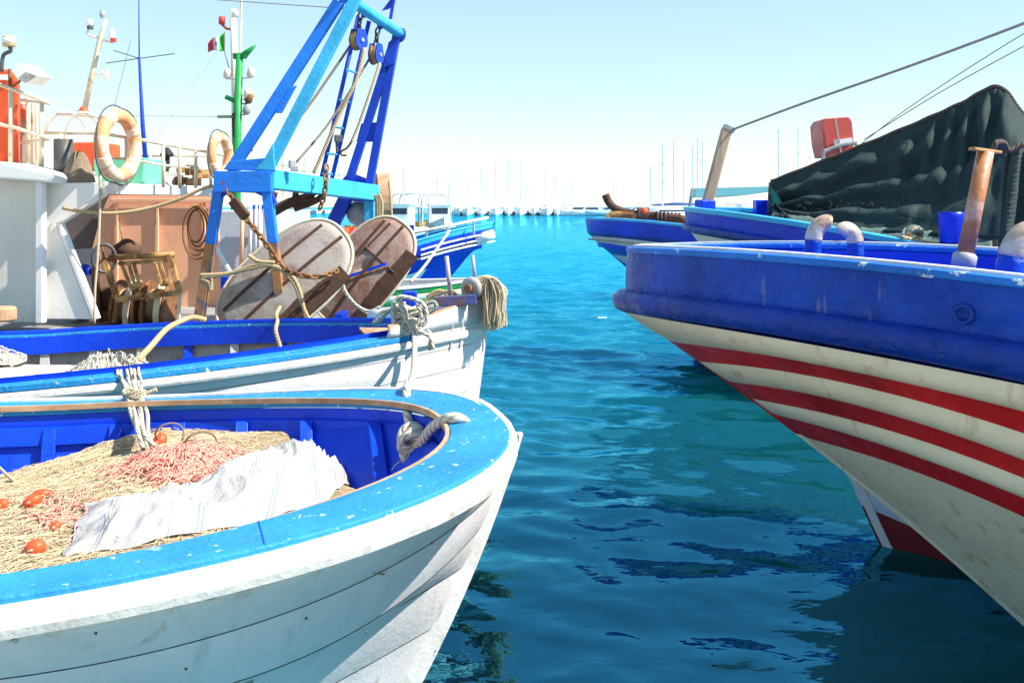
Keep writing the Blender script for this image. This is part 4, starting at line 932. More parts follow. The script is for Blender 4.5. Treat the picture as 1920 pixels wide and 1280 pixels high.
# flood lamp and signal lamp
b = MB(); b.prism([P(26, 122, 9.3), P(40, 118, 9.3), P(70, 141, 9.3), P(47, 157, 9.3), P(32, 146, 9.3)], (.05, .22, 0)); fl = b.build('flood_lamp', M['white'], tr, bevel=.01)
b = MB(); b.prism([P(33, 148, 9.285), P(48, 135, 9.285), P(67, 142, 9.285), P(47, 156, 9.285)], (0, .02, 0)); b.build('lamp_glass', M['steel'], fl)
b = MB(); b.tube([P(18, 130, 9.4), P(20, 188, 9.4)], .018, 6); b.tube([P(20, 165, 9.38), P(38, 152, 9.38)], .014, 6); b.build('lamp_arm', M['rust'], tr)
b = MB(); b.lathe([(.055, 0), (.06, .02), (.06, .085), (.05, .10)], P(17, 88, 9.4), (0, 0, 1), 14); sl = b.build('signal_lamp', M['brass'], tr, smooth=True)
b = MB(); b.lathe([(.062, .025), (.062, .075)], P(17, 87, 9.4), (0, 0, 1), 14); b.build('lamp_glass', M['lamp'], sl, smooth=True)
b = MB(); b.tube(spline([P(3, 135, 9.4), P(6, 105, 9.4), P(20, 96, 9.4), P(18, 88, 9.4)], 4), .02, 6); b.build('lamp_stalk', M['dark_steel'], tr, smooth=True)
# arched awning frame and leaning radio mast
def arc(x0, x1, ytop, yb, Y): return spline([P(x0, yb, Y), P(x0 + (x1 - x0) * .08, lerp(yb, ytop, .5), Y), P(x0 + (x1 - x0) * .3, ytop + 3, Y), P((x0 + x1) / 2, ytop, Y), P(x1 - (x1 - x0) * .3, ytop + 3, Y), P(x1 - (x1 - x0) * .05, lerp(yb, ytop, .5), Y), P(x1, yb, Y)], 5)
b = MB(); b.tube(arc(84, 162, 212, 252, 9.9), .016, 6); b.tube(arc(122, 190, 212, 262, 9.5), .016, 6); b.tube([P(108, 214, 9.9), P(182, 219, 9.4)], .016, 6); b.tube([P(145, 210, 9.7), P(190, 222, 9.3)], .014, 6); b.build('awning_frame', M['ring_pale'], tr, smooth=True)
rm = MB(); rm.tube([P(157, 212, 9.7), P(175, 130, 9.7), P(188, 72, 9.7), P(199, 38, 9.7)], [.03, .028, .026, .018], 8); rm = rm.build('radio_mast', M['rail_tan'], tr, smooth=True)
b = MB(); b.lathe([(.05, 0), (.05, .03), (.03, .07)], P(157, 214, 9.7), (0, 0, 1), 10); b.build('mast_foot', M['orange'], rm)
b = MB(); b.tube(spline([P(186, 72, 9.7), P(172, 68, 9.7), P(164, 64, 9.7), P(166, 56, 9.7)], 3), .012, 6); b.tube(spline([P(187, 72, 9.7), P(200, 78, 9.7), P(211, 80, 9.7)], 3), .012, 6); b.build('lamp_arm', M['ring_pale'], rm, smooth=True); b = MB(); b.tube([P(178, 137, 9.7), P(196, 142, 9.7)], .01, 5); b.build('lamp_arm', M['ring_pale'], rm, smooth=True)
b = MB(); b.ball(P(169, 44, 9.7), .042, 12, 8, (.9, .9, 1)); b.build('mast_lamp', M['lamp'], rm, smooth=True)
b = MB(); b.lathe([(.03, 0), (.03, .03)], P(169, 55, 9.7), (0, 0, 1), 10); b.build('lamp_base', M['dark_steel'], rm)
b = MB(); b.lathe([(.025, 0), (.03, .02), (.03, .10), (.012, .12)], P(210, 78, 9.7), (0, 0, 1), 10); b.build('mast_lamp', M['lamp'], rm, smooth=True)
b = MB(); b.lathe([(.028, 0), (.028, .035)], P(213, 79, 9.65), (0, 0, 1), 10); b.build('red_lamp', M['redlamp'], rm)
b = MB(); b.lathe([(.02, 0), (.03, .03), (.02, .07)], P(192, 34, 9.7), (0, 0, 1), 10); b.build('top_lamp', M['steel'], rm)
b = MB(); b.box(P(198, 140, 9.7), (.04, .04, .09)); b.build('sensor', M['ring_pale'], rm)
aw = MB(); aw.tube([P(277, 345, 9.9), P(268, 240, 9.9), P(261, 108, 9.9)], [.026, .022, .012], 7); aw.tube([P(261, 112, 9.9), P(260, -40, 9.9)], [.007, .004], 5); aw = aw.build('whip_aerial', M['gantry_dark'], tr, smooth=True)
b = MB()
for e in ((198, 119), (327, 101), (213, 95)): b.tube([P(261, 110, 9.9), P(e[0], e[1], 9.9)], .005, 5)
b.build('ground_rod', M['dark_steel'], aw)
b = MB(); b.tube([P(245, 77, 10.5), P(213, 205, 10.5)], .003, 4); b.tube([P(180, 217, 10.2), P(437, 219, 12)], .0035, 4); b.tube([P(398, 110, 13), P(290, 262, 11)], .0035, 4); b.tube([P(405, 0, 10), P(640, 16, 9), P(672, 20, 9)], .004, 4); b.build('stay_wires', M['wire'], tr)
# gear on the shelter roof
b = MB(); b.prism([P(103, 268, 9.9), P(190, 266, 9.9), P(190, 318, 9.9), P(103, 318, 9.9)], (0, .5, 0)); o = b.build('orange_locker', M['orange'], None, bevel=.02); tag(o, 'orange red locker on the trawler roof behind the life ring', 'locker')
b = MB(); b.prism([P(175, 296, 9.7), P(272, 296, 9.7), P(272, 312, 9.7), P(268, 346, 9.7), P(180, 346, 9.7), P(175, 312, 9.7)], (0, .6, 0)); o = b.build('green_fish_box', M['green_box'], None, bevel=.015); tag(o, 'mint green fish box on the trawler roof inside the railing', 'box')
b = MB(); b.lathe([(.085, 0), (.085, .40)], P(119, 342, 9.25), (0, 0, 1), 14); o = b.build('dark_drum', M['dark_steel'], None, smooth=True); tag(o, 'dark narrow drum standing on the roof left of the brown net', 'drum')
rows = []
c0 = P(146, 344, 9.15)
for i in range(20):
    a = 6.283 * i / 19; rows.append([c0 + Vector((math.cos(a) * .14 * q * (1 + .15 * math.sin(4 * a)), math.sin(a) * .14 * q, .27 * (1 - q ** 2.4) * (1 + .12 * math.sin(5 * a)))) for q in [k / 8 for k in range(9)]])
o = MB().grid(rows).build('brown_net_pile', fibre('brown netting', (.16, .11, .07), (.45, .36, .25), 40), None, smooth=True); tag(o, 'brown net piled on the trawler roof behind the railing', 'net')
o = thing('roof_gear', 'jumble of dark rusty gear and boxes on the roof between the two life rings', 'gear', P(325, 350, 10.5))
for i in range(16):
    x = random.uniform(290, 380); y = random.uniform(312, 345); s_ = random.uniform(.03, .1); b = MB(); b.box(P(x, y, 10.6 + .3 * random.random()), (s_ * 1.6, s_, s_ * random.uniform(.5, 1.6)), random.random()); b.build('gear_piece', M[('dark_rust', 'rust_tan', 'white', 'dark_steel', 'rust')[i % 5]], o)
b = MB(); b.lathe([(.03, 0), (.03, .1), (.07, .11), (.07, .13), (.02, .2)], P(313, 312, 10.5), (0, 0, 1), 10); b.build('gear_piece', M['black'], o)
# life rings
def life_ring(c, R, r, yaw, label):
    o = thing('life_ring', label, 'life ring', c - Vector((0, 0, R)), 'life rings on the trawler railing')
    n = Vector((math.sin(yaw), -math.cos(yaw), 0)); a = Vector((math.cos(yaw), math.sin(yaw), 0)); u = Vector((0, 0, 1)); b = MB()
    pts = [c + a * (math.cos(t) * R) + u * (math.sin(t) * R) for t in [6.283 * k / 40 for k in range(40)]]; b.tube(pts, r, 12, closed=True); b.build('ring_body', M['ring'], o, smooth=True)
    for q in (.6, 2.2, 3.7, 5.3):
        b = MB(); pts = [c + a * (math.cos(t) * R) + u * (math.sin(t) * R) for t in [q + k * .055 for k in range(-3, 4)]]; b.tube(pts, r * 1.045, 12); b.build('ring_band', M['ring_band'], o, smooth=True)
    b = MB(); pts = [c + a * (math.cos(t) * (R + r + .006 + .035 * abs(math.sin(2 * t + .3)))) + u * (math.sin(t) * (R + r + .006 + .035 * abs(math.sin(2 * t + .3)))) for t in [6.283 * k / 48 for k in range(48)]]; b.tube(pts, .007, 5, closed=True); b.build('grab_line', M['dark_steel'], o, smooth=True)
life_ring(P(222, 273, 8.80), .265, .062, math.radians(80), 'faded orange life ring on the roof railing, larger and nearer one')
life_ring(P(413, 292, 10.0), .185, .05, math.radians(80), 'faded orange life ring beside the gantry, smaller and farther one')
# ---- gantry
ga = M['gantry']; gd = M['gantry_dark']; M['leg_rust'] = rusty('rust streaked blue leg', (.36, .17, .06), (.05, .09, .22), .56, .6, 5)  # pale and deep blues put lit and shaded gantry faces into the colour
def beamp(a, c, wd, hd, name, mat, par=tr, up=(0, 0, 1), **k): b = MB(); b.beam(P(*a), P(*c), wd, hd, up, **k); return b.build(name, mat, par, bevel=.006)
YN, YF = 9.0, 11.0
for e0, e1 in (((412, 345), (372, 612)), ((499, 340), (532, 615))):
    for t0, t1, mt in ((0, .42, 'gantry'), (.42, 1, 'leg_rust')): beamp((lerp(e0[0], e1[0], t0), lerp(e0[1], e1[1], t0), YN), (lerp(e0[0], e1[0], t1), lerp(e0[1], e1[1], t1), YN), .085 - .001 * (t0 > 0), .10 - .001 * (t0 > 0), 'gantry_leg', M[mt], up=(0, 1, 0))
beamp((405, 341, YN), (512, 341, YN), .16, .19, 'near_head_beam', ga); beamp((500, 336, YN + .05), (700, 362, YF), .16, .17, 'cross_beam', M['cyan'])
quad([(408, 352), (505, 352), (520, 384), (500, 372), (478, 362), (430, 360), (412, 372)], YN - .03, .06, 'knee_plate', gd)
beamp((692, 360, YF), (694, 480, YF), .10, .13, 'gantry_leg', M['cyan'], up=(0, 1, 0)); beamp((648, 372, YF), (612, 445, YF + .1), .14, .14, 'gantry_leg', gd, up=(0, 1, 0)); beamp((612, 445, YF + .1), (600, 560, YF + .1), .14, .14, 'gantry_leg', gd, up=(0, 1, 0))
beamp((645, 362, YF), (702, 362, YF), .14, .18, 'far_head_beam', gd); quad([(650, 366), (696, 366), (692, 392), (680, 378), (662, 376), (645, 392)], YF - .04, .05, 'knee_plate', gd)
# sheer legs (two pairs with spacer plates)
tn0 = (650, -8, YN); 
beamp((432, 322, YN), (636, 4, YN), .095, .10, 'sheer_leg', ga, up=(0, 1, 0)); beamp((505, 312, YN), (672, -12, YN), .095, .10, 'sheer_leg', M['cyan'], up=(0, 1, 0))
def plate(pl, Y, name, mat): return quad(pl, Y, .03, name, mat)
plate([(534, 168), (556, 160), (528, 212), (498, 212)], YN - .02, 'spacer_plate', ga); plate([(418, 318), (430, 302), (512, 295), (516, 322)], YN - .066, 'foot_plate', ga); plate([(640, -6), (655, -8), (600, 80), (586, 88)], YN - .02, 'spacer_plate', ga)
plate([(494, 300), (512, 268), (516, 320), (478, 318)], YN - .07, 'foot_plate', M['cyan'])
beamp((652, 348, YF), (733, 95, YF), .085, .10, 'sheer_leg', gd, up=(0, 1, 0)); beamp((692, 350, YF), (745, 60, YF), .085, .10, 'sheer_leg', gd, up=(0, 1, 0))
plate([(677, 232), (709, 229), (700, 266), (668, 266)], YF - .02, 'spacer_plate', gd); plate([(640, 338), (655, 322), (700, 340), (700, 350)], YF - .02, 'foot_plate', gd); plate([(728, 80), (748, 62), (738, 120), (718, 128)], YF - .066, 'spacer_plate', gd)
tb = MB(); tb.cyl(P(636, -14, YN - .1), P(753, 66, YF + .1), .055, 12); tbo = tb.build('top_bar', M['cyan'], tr, smooth=True)
b = MB(); b.tube(spline([P(746, 56, YF), P(757, 58, YF), P(756, 72, YF), P(748, 78, YF)], 4), .02, 6); b.build('bar_hook', gd, tbo, smooth=True)
for x, y, Y in ((682, 22, 9.8), (712, 44, 10.3)):
    b = MB(); b.prism([P(x - 7, y - 6, Y), P(x + 9, y - 3, Y), P(x + 6, y + 8, Y), P(x, y + 12, Y), P(x - 5, y + 6, Y)], (0, .04, 0)); b.build('lug_plate', gd, tbo, bevel=.004)
# light lattice mast between the sheer legs
b = MB(); b.cyl(P(672, 30, 10.1), P(600, 345, 10.2), .022, 8); b.build('lattice_pole', gd, tr, smooth=True); b = MB(); b.cyl(P(692, 40, 10.1), P(620, 345, 10.2), .022, 8); b.build('lattice_pole', gd, tr, smooth=True)
for t in (.32, .5, .66, .82, .94): beamp((lerp(672, 600, t), lerp(30, 345, t), 10.1), (lerp(692, 620, t), lerp(40, 345, t), 10.1), .02, .02, 'lattice_rung', M['cyan'])
b = MB(); b.tube([P(732, 36, 10.4), P(742, -20, 10.4)], .018, 6); b.prism([P(716, 20, 10.4), P(736, -6, 10.4), P(738, 4, 10.4), P(730, 16, 10.4)], (0, .03, 0)); b.build('flag_staff', gd, tr)
b = MB(); b.box(P(634, 260, 9.9), (.07, .07, .07), .4); b.cyl(P(631, 265, 9.9), P(632, 285, 9.9), .015, 6); b.build('work_lamp', M['dark_steel'], tr, bevel=.006)
b = MB(); b.box(P(548, 308, 9.2), (.06, .06, .07), .5); b.box(P(552, 316, 9.2), (.07, .05, .05), .2); b.build('work_lamp', M['steel'], tr, bevel=.006)
b = MB(); b.lathe([(.001, .075), (.055, 0), (.001, -.02)], P(466, 283, 10.2), (0, 0, 1), 4, cap=False); b.tube([P(466, 260, 10.2), P(466, 280, 10.2)], .004, 4); b.build('day_shape', M['black'], tr)
# hanging blocks
def block(x, y, Y, yl, label, face):
    o = thing('pulley_block', label, 'pulley', P(x, y + 20, Y), 'pulley blocks under the gantry top bar'); sc = Y / FPX
    ax = Vector((.85, -.5, 0)).normalized() if face else Vector((.95, -.3, 0)).normalized(); c = P(x, y, Y); R = 19 * sc
    for sd in (-1, 1):
        b = MB(); t = Vector((-ax.y, ax.x, 0)); pr = [c + t * (math.cos(q) * R * .95) + Vector((0, 0, math.sin(q) * R)) for q in [math.pi * (1 + k / 8) for k in range(9)]] + [c + t * (R * .55) + Vector((0, 0, R * 1.1)), c - t * (R * .55) + Vector((0, 0, R * 1.1))]
        b.prism([p + ax * (sd * .035) for p in pr], ax * (sd * .012)); b.build('cheek_plate', gd if sd > 0 else M['gantry_dark'], o, bevel=.003)
    b = MB(); b.lathe([(R * 1.0, -.028), (R * .84, -.008), (R * .84, .008), (R * 1.0, .028)], c, ax, 20); b.build('sheave', M['rust_tan'], o, smooth=True)
    b = MB(); b.lathe([(.02, -.06), (.02, .06)], c, ax, 10); b.build('axle_pin', M['steel'], o)
    b = MB(); chain_mesh([c + Vector((0, 0, R * 1.1)), P(x + 4, yl, Y)], .075, .011, b); b.build('shackle_chain', M['dark_steel'], o, smooth=True)
block(672, 76, 9.8, 26, 'blue pulley block hanging under the gantry top bar, left and higher one', True)
block(705, 103, 10.3, 52, 'blue pulley block hanging under the gantry top bar, right and lower one', False)
# wires through the blocks
def wire(name, pl, r, mat, label): o = curve_rope([P(*k) for k in pl], r, name, M[mat], None, 6, 5); tag(o, label, 'rope'); return o
wire('hoist_wire', [(658, 84, 9.8), (620, 140, 9.7), (570, 210, 9.5), (525, 255, 9.3)], .013, 'wire', 'dark hoist wire slanting down from the higher pulley to the near gantry leg')
wire('hoist_wire', [(694, 108, 10.3), (660, 165, 10.1), (610, 240, 9.9), (555, 305, 9.6)], .013, 'wire', 'dark hoist wire slanting down from the lower pulley to the lamp on the beam')
wire('hoist_rope', [(684, 90, 9.75), (668, 150, 9.7), (634, 220, 9.7), (604, 290, 9.7), (588, 325, 9.7)], .018, 'rope_tan', 'tan rope running from the higher pulley down to the cross beam')
wire('hoist_rope', [(712, 118, 10.25), (695, 170, 10.2), (672, 235, 10.2), (658, 268, 10.2)], .014, 'rope_tan', 'thin tan rope hanging from the lower pulley to a hook')
b = MB(); b.tube(spline([P(658, 268, 10.2), P(650, 278, 10.2), P(640, 284, 10.2), P(641, 291, 10.2), P(650, 291, 10.2)], 4), .012, 6); o = b.build('cargo_hook', M['rust'], None, smooth=True); tag(o, 'small rusty hook at the end of the thin hanging rope', 'hook')
o = chain_mesh([P(612, 315, 9.62), P(610, 350, 9.55), P(604, 380, 9.6), P(597, 395, 9.6)], .07, .010).build('hanging_chain', M['rust'], None, smooth=True); tag(o, 'rusty chain hanging over the middle of the lit blue cross beam', 'chain')
o = chain_mesh([P(430, 362, 8.92), P(452, 398, 8.9), P(478, 430, 8.88), P(505, 465, 8.86), P(528, 498, 8.82), P(560, 515, 8.7), P(600, 518, 8.72), P(635, 506, 8.9)], .06, .011).build('door_chain', M['rust'], None, smooth=True); tag(o, 'rusty chain slung from the gantry head across the nearest trawl door', 'chain')
b = MB(); b.beam(P(436, 375, 8.9), P(462, 408, 8.88), .06, .09); o = b.build('chain_tackle', M['dark_rust'], None, bevel=.01); tag(o, 'dark rusty tackle block hung on the chain under the gantry head', 'tackle')
# dark stowed trawl gear under the beam
o = thing('stowed_roller_gear', 'dark brown bundle of trawl gear hung under the cross beam', 'trawl gear', P(570, 395, 10))
for pl in ([(508, 395), (540, 378), (580, 366), (604, 352)], [(512, 402), (545, 384), (590, 372)], [(552, 392), (585, 380), (606, 368)], [(516, 360), (508, 385)], [(556, 350), (552, 382)]):
    curve_rope([P(x, y, 9.9) for x, y in pl], .032, 'gear_roll', M['dark_rust'], o, 7, 5)
# trawl doors
def trawl_door(c, u, v, a, bb, label, matf, slot):
    u = Vector(u).normalized(); v = Vector(v); v = (v - u * v.dot(u)).normalized(); n = u.cross(v).normalized()
    if n.y > 0: n = -n
    o = thing('trawl_door', label, 'trawl door', c - v * bb, 'oval trawl doors at the trawler stern')
    def sup(q, k=1.0): cs, sn = math.cos(q), math.sin(q); return c + u * (a * k * math.copysign(abs(cs) ** .82, cs)) + v * (bb * k * math.copysign(abs(sn) ** .82, sn))
    b = MB(); N_ = 56; ring = [sup(6.283 * i / N_) for i in range(N_)]
    # slightly cambered plate
    rows = [[c + (p - c) * k + n * (.05 * (1 - k * k)) for p in ring] for k in (0.001, .3, .6, .85, 1.0)]; b.grid(rows, closed=True); b.build('door_plate', matf, o, smooth=True, solid=.03)
    b = MB(); b.tube([p + n * .008 for p in ring], .016, 8, closed=True); b.build('rim', M['rail_tan'], o, smooth=True)
    def on(x, y): return c + u * (a * x) + v * (bb * y) + n * (.05 * (1 - x * x - y * y) + .022)
    for x, l in ((.42, .84), (-.10, .95)):
        b = MB(); pts = [on(t * l, x + .04 * t) for t in (-1, -.5, 0, .5, 1)]
        for p, q in zip(pts, pts[1:]): b.beam(p, q, .026, .018, n)
        b.build('rib', M['dark_rust'], o)
    b = MB(); pts = [on(x, -.62 - .12 * (1 - x * x)) for x in (-.7, -.35, 0, .35, .7)]
    for p, q in zip(pts, pts[1:]): b.beam(p, q, .22, .012, n)
    b.build('shoe_plate', M['dark_rust'], o)
    if slot:
        b = MB(); b.beam(on(-.35, .25), on(.30, -.45), .05, .012, n); b.build('slot', M['blue_in'], o); b = MB(); b.beam(on(-.37, .21), on(.28, -.49), .02, .03, n); b.build('slot_bar', M['rust_tan'], o)
        b = MB(); b.tube([on(.28, -.75), on(.30, .30), on(.86, .28)], .014, 6); b.ball(on(.30, .30), .024); b.build('bracket', M['dark_rust'], o)
    return o
trawl_door(P(534, 530, 9.06), (.78, .10, .66), (-.45, .45, .75), .70, .45, 'grey oval trawl door nearest the rusty gantry legs', M['door_grey'], False)
trawl_door(P(684, 508, 9.75), (.66, .12, .80), (-.55, .45, .62), .60, .40, 'brown oval trawl door with bracket, the farther one', M['door_brown'], True)
o = thing('tan_rope_coil', 'loops of tan rope hung round the gantry legs and over the trawl door', 'rope', P(480, 560, 8.8))
for pl in ([(378, 520), (420, 515), (470, 503), (510, 498), (545, 515), (562, 545), (572, 590), (574, 606)], [(375, 516), (430, 512), (480, 496), (520, 502), (550, 530), (566, 570), (580, 600)], [(465, 478), (485, 490), (515, 492)], [(398, 520), (395, 545), (392, 530), (376, 522)]):
    curve_rope([P(x, y, 8.80) for x, y in pl], .017, 'rope_loop', M['rope_tan'], o)
o = thing('door_rope', 'pale rope loop slung under the farther brown trawl door', 'rope', P(680, 580, 9.5))
for pl in ([(638, 505), (640, 535), (660, 565), (690, 583), (712, 575)], [(640, 500), (645, 540), (668, 572), (696, 590), (706, 580)]): curve_rope([P(x, y, 9.42) for x, y in pl], .014, 'rope_loop', M['rope'], o)
# tan sheave guard and ropes at the far frame
b = MB(); b.lathe([(.30, 0), (.33, .02), (.33, .16), (.30, .18)], P(702, 378, 11.5), (.9, .2, 0), 26); o = b.build('wooden_reel', M['tan_edge'], None, smooth=False); tag(o, 'big tan wooden reel behind the far gantry frame', 'reel')
o = thing('far_rope_coil', 'long tan ropes hanging beside the far gantry leg', 'rope', P(705, 440, 10.9))
for k in range(4): curve_rope([P(702 + 3 * k, 365, 10.85), P(708 + 3 * k, 385, 10.85), P(706 + 2.5 * k, 440, 10.85), P(700 + 3 * k, 470, 10.85)], .014, 'rope_loop', M['rope_tan'], o)
for pl in ([(729, 338), (733, 380), (735, 430), (731, 470)], [(710, 390), (722, 415), (730, 440)]): curve_rope([P(x, y, 10.9) for x, y in pl], .013, 'rope_end', M['rope_tan'], o)
b = MB(); b.lathe([(.02, 0), (.14, .02), (.15, .10), (.08, .28), (.02, .32)], P(668, 392, 11.2), (.5, -.6, -.5), 18); o = b.build('steel_float', M['steel'], None, smooth=True); tag(o, 'grey steel trawl float hung inside the far gantry frame', 'float')
# winch
wi = thing('net_winch', 'rusty yellow trawl winch with handwheel and two wire drums', 'winch', P(255, 600, 9.6))
YW = 9.5
def wb(a, c, wd, hd, name, mat='rust_tan'): b = MB(); b.beam(P(*a), P(*c), wd, hd, (0, 1, 0)); return b.build(name, M[mat], wi, bevel=.004)
b = MB(); b.cyl(P(205, 483, YW), P(326, 477, YW), .028, 10); b.build('top_shaft', M['rust_tan'], wi, smooth=True)
b = MB(); b.tube(spline([P(195 + 22 * math.cos(q) , 484 + 26 * math.sin(q), YW - .05 + .05 * math.cos(q)) for q in [6.283 * k / 16 for k in range(16)]], 2, True), .016, 7, closed=True); hw = b.build('hand_wheel', M['dark_steel'], wi, smooth=True)
b = MB()
for q in (0.3, 2.4, 4.5): b.tube([P(195, 484, YW), P(195 + 22 * math.cos(q), 484 + 26 * math.sin(q), YW)], .01, 6)
b.build('wheel_spoke', M['rust'], hw)
for x0, x1, y1 in ((226, 248, 545), (240, 254, 540), (250, 262, 536), (290, 304, 536), (301, 315, 534)): wb((x0, 490, YW), (x1, y1, YW - .1), .028, .028, 'guide_bar')
wb((198, 490, YW), (219, 560, YW - .12), .05, .05, 'side_frame'); wb((318, 480, YW), (337, 548, YW - .12), .05, .05, 'side_frame')
wb((218, 562, YW - .12), (338, 548, YW - .12), .05, .05, 'lower_beam'); wb((222, 494, YW), (318, 488, YW), .035, .035, 'upper_beam')
wb((337, 548, YW - .12), (334, 605, YW - .1), .03, .03, 'leg', 'rail_tan'); wb((220, 562, YW - .1), (214, 605, YW - .1), .04, .04, 'leg', 'rust'); wb((178, 500, YW + .1), (186, 605, YW + .1), .06, .06, 'leg', 'dark_rust')
for x in (234, 290):
    b = MB(); b.lathe([(.25, 0), (.25, .03), (.14, .035), (.14, .20), (.25, .205), (.25, .235)], P(x - 14, 572, YW + .22), (.97, .05, -.1), 26); d_ = b.build('drum', M['rust'], wi, smooth=False)
    b = MB()
    for k in range(8): q0 = P(x - 12, 570, YW + .22) + Vector((.97, .05, -.1)).normalized() * (.04 + k * .02); a_ = Vector((.1, 0, .97)).normalized(); b.tube([q0 + (Vector((0, 1, 0)) * math.cos(t) + a_ * math.sin(t)) * .145 for t in [6.283 * j / 18 for j in range(18)]], .011, 5, closed=True)
    b.build('wire_turns', M['rope_tan'], d_, smooth=True)
for x, y in ((262, 552), (300, 548), (258, 534), (312, 530)): b = MB(); b.lathe([(.03, -.03), (.035, 0), (.03, .03)], P(x, y, YW - .14), (1, 0, 0), 10); b.build('guide_roller', M['rust_tan'], wi)
for x in (246, 302):
    b = MB(); b.lathe([(.255, 0), (.255, .05)], P(x, 572, YW + .20), (.97, .05, -.1), 26); b.build('brake_band', M['rail_tan'], wi, smooth=False)
b = MB(); b.lathe([(.10, 0), (.12, .02), (.12, .16), (.10, .18)], P(188, 560, YW + .25), (.97, .05, -.1), 18); b.build('gear_case', M['dark_rust'], wi)
b = MB(); b.box(P(205, 580, YW + .3), (.16, .2, .22), .1); b.build('motor_housing', M['rust'], wi, bevel=.02)
b = MB(); b.lathe([(.15, 0), (.13, .10), (.03, .17)], P(238, 480, YW + .35), (0, 0, 1), 16); b.build('drum_cover', M['dark_rust'], wi, smooth=True)
# tan line sagging across the shelter, upright rope, coil on the wall
wire('sag_rope', [(118, 390, 8.94), (150, 396, 8.9), (200, 400, 8.9), (250, 396, 8.95), (300, 385, 9.0), (340, 372, 9.0), (372, 357, 9.0), (398, 348, 8.98)], .016, 'rope_tan', 'tan rope sagging across the shelter opening to the gantry head')
wire('upright_rope', [(188, 330, 8.85), (187, 400, 8.85), (183, 480, 8.85), (178, 545, 8.85), (177, 606, 8.85)], .012, 'rope_thin', 'thin pale rope hanging straight down in front of the shelter opening')
o = thing('hose_coil', 'brown hose coil hanging on the salmon-lit shelter wall', 'hose', P(372, 475, 10.8))
for k in range(5): curve_rope([P(370 + (3 * (k % 3) - 3) + (15 + 3 * k) * math.cos(q), 424 + 3 * k + (30 + 5 * k) * math.sin(q), 11.30 - .02 * k) for q in [6.283 * j / 12 + .05 * k for j in range(12)]], .010, 'hose_turn', M['rust'], o, 6, 3, True)
wire('hanging_line', [(219, 380, 10.8), (224, 420, 10.7), (230, 455, 10.0)], .006, 'wire', 'thin dark cord hanging from the shelter roof to the winch cover')

# ------------------------------------------------------------------ green and white boat with green mast, behind the trawler
def simple_boat(name, label, H, L, stem_px, sheer_pts, wm, S, p, bands, z_off, parent_cat='boat', group=None, cap=None, deg=2, stem2=None):
    st = [H.axis(*q) for q in stem_px]; fs = lambda z: float(np.interp(z, [k[1] for k in st][::-1], [k[0] for k in st][::-1])) + max(0, st[-1][1] - z) * .7
    o = thing(name, label, parent_cat, H.W(L * .4, 0, 0), group); zt = st[0][1]
    top = Line(H, st[0][0], zt, wm, S, p, sheer_pts, deg=deg); ls = [top]
    for dz, dw, pp, mt in bands:
        z = top.c.copy(); k = top.moved(dw=dw); k.c[-1] += -dz; k.p = pp; k.s0 = fs(zt - dz); k.S = top.S * (1 + .25 * dz); ls.append(k)
    for i, (dz, dw, pp, mt) in enumerate(bands):
        for sd in (1, -1): strake(ls[i].moved(dz=-.001), ls[i + 1].moved(dz=.001), L, 'plank', M[mt], o, sd, bulge=.006)
    inn = top.moved(ds=.10, dw=-.06); inn.c = top.c
    if cap: rail(top, inn, L, 'cap_rail', M[cap], o, 0.004, .03, .015, 0, 30, .004)
    i2 = inn.moved(dz=-.40, dw=-.05, ds=.1)
    for sd in (1, -1): strake(inn.moved(dz=-.03), i2, L, 'inner_bulwark', M['white'] if cap == 'white' else M['blue_in'], o, sd)
    rows = [[top.at(s_, 1, -.06) - Vector((0, 0, .30)), top.at(s_, -1, -.06) - Vector((0, 0, .30))] for s_ in [top.s0 + .12 + (L - top.s0 - .12) * k / 16 for k in range(17)]]
    MB().grid(rows).build('deck', M['grey_in'], o, solid=.02); transom(ls, L, 'transom', M[bands[0][3]], o)
    spl = [(0, 1, z_off)] if not stem2 else [(0, .28, z_off), (.28, 1, stem2)]
    for t0, t1, sm in spl:
      secs = []
      for k in range(10):
        z = lerp(zt, zt - bands[-1][0], lerp(t0, t1, k / 9)); s_ = fs(z); secs.append([H.W(s_ - .02, .015, z), H.W(s_ - .02, -.015, z), H.W(s_ + .05, -.03, z), H.W(s_ + .05, .03, z)])
      ring_loft(secs, 'stem_post', M[sm], o, .003)
    return o, top, ls
HD = Hull((-.42, 12.85), 4, True)
bd, D_top, _ = simple_boat('green_trimmed_boat', 'white boat with green stripes and a green mast, behind the trawler stern', HD, 6, [(905, 520), (893, 560), (885, 600), (878, 660)], [(840, 530), (760, 538)], 1.02, 2.6, .9, [(.035, 0, .9, 'white'), (.10, 0, .9, 'green'), (.17, -.01, .9, 'white'), (.23, -.02, .9, 'green'), (.5, -.1, .95, 'white'), (1.25, -.55, 1.1, 'white')], 'white', cap='white')
b = MB(); b.tube([P(440, 560, 12.6), P(443, 300, 12.6), P(449, 104, 12.6)], [.075, .06, .045], 10); gm = b.build('green_mast', M['green'], bd, smooth=True)
b = MB(); b.beam(P(438, 106, 12.6), P(462, 104, 12.6), .07, .07); b.tube([P(455, 106, 12.6), P(470, 93, 12.6), P(481, 83, 12.6)], [.05, .03, .008], 7); b.build('mast_head', M['green'], gm, smooth=True); b = MB(); b.tube([P(423, 182, 12.6), P(447, 193, 12.6)], .03, 7); b.build('mast_arm', M['green'], gm, smooth=True); b = MB(); b.tube([P(408, 219, 12.6), P(440, 219, 12.6)], .018, 6); b.build('mast_arm', M['green'], gm, smooth=True)
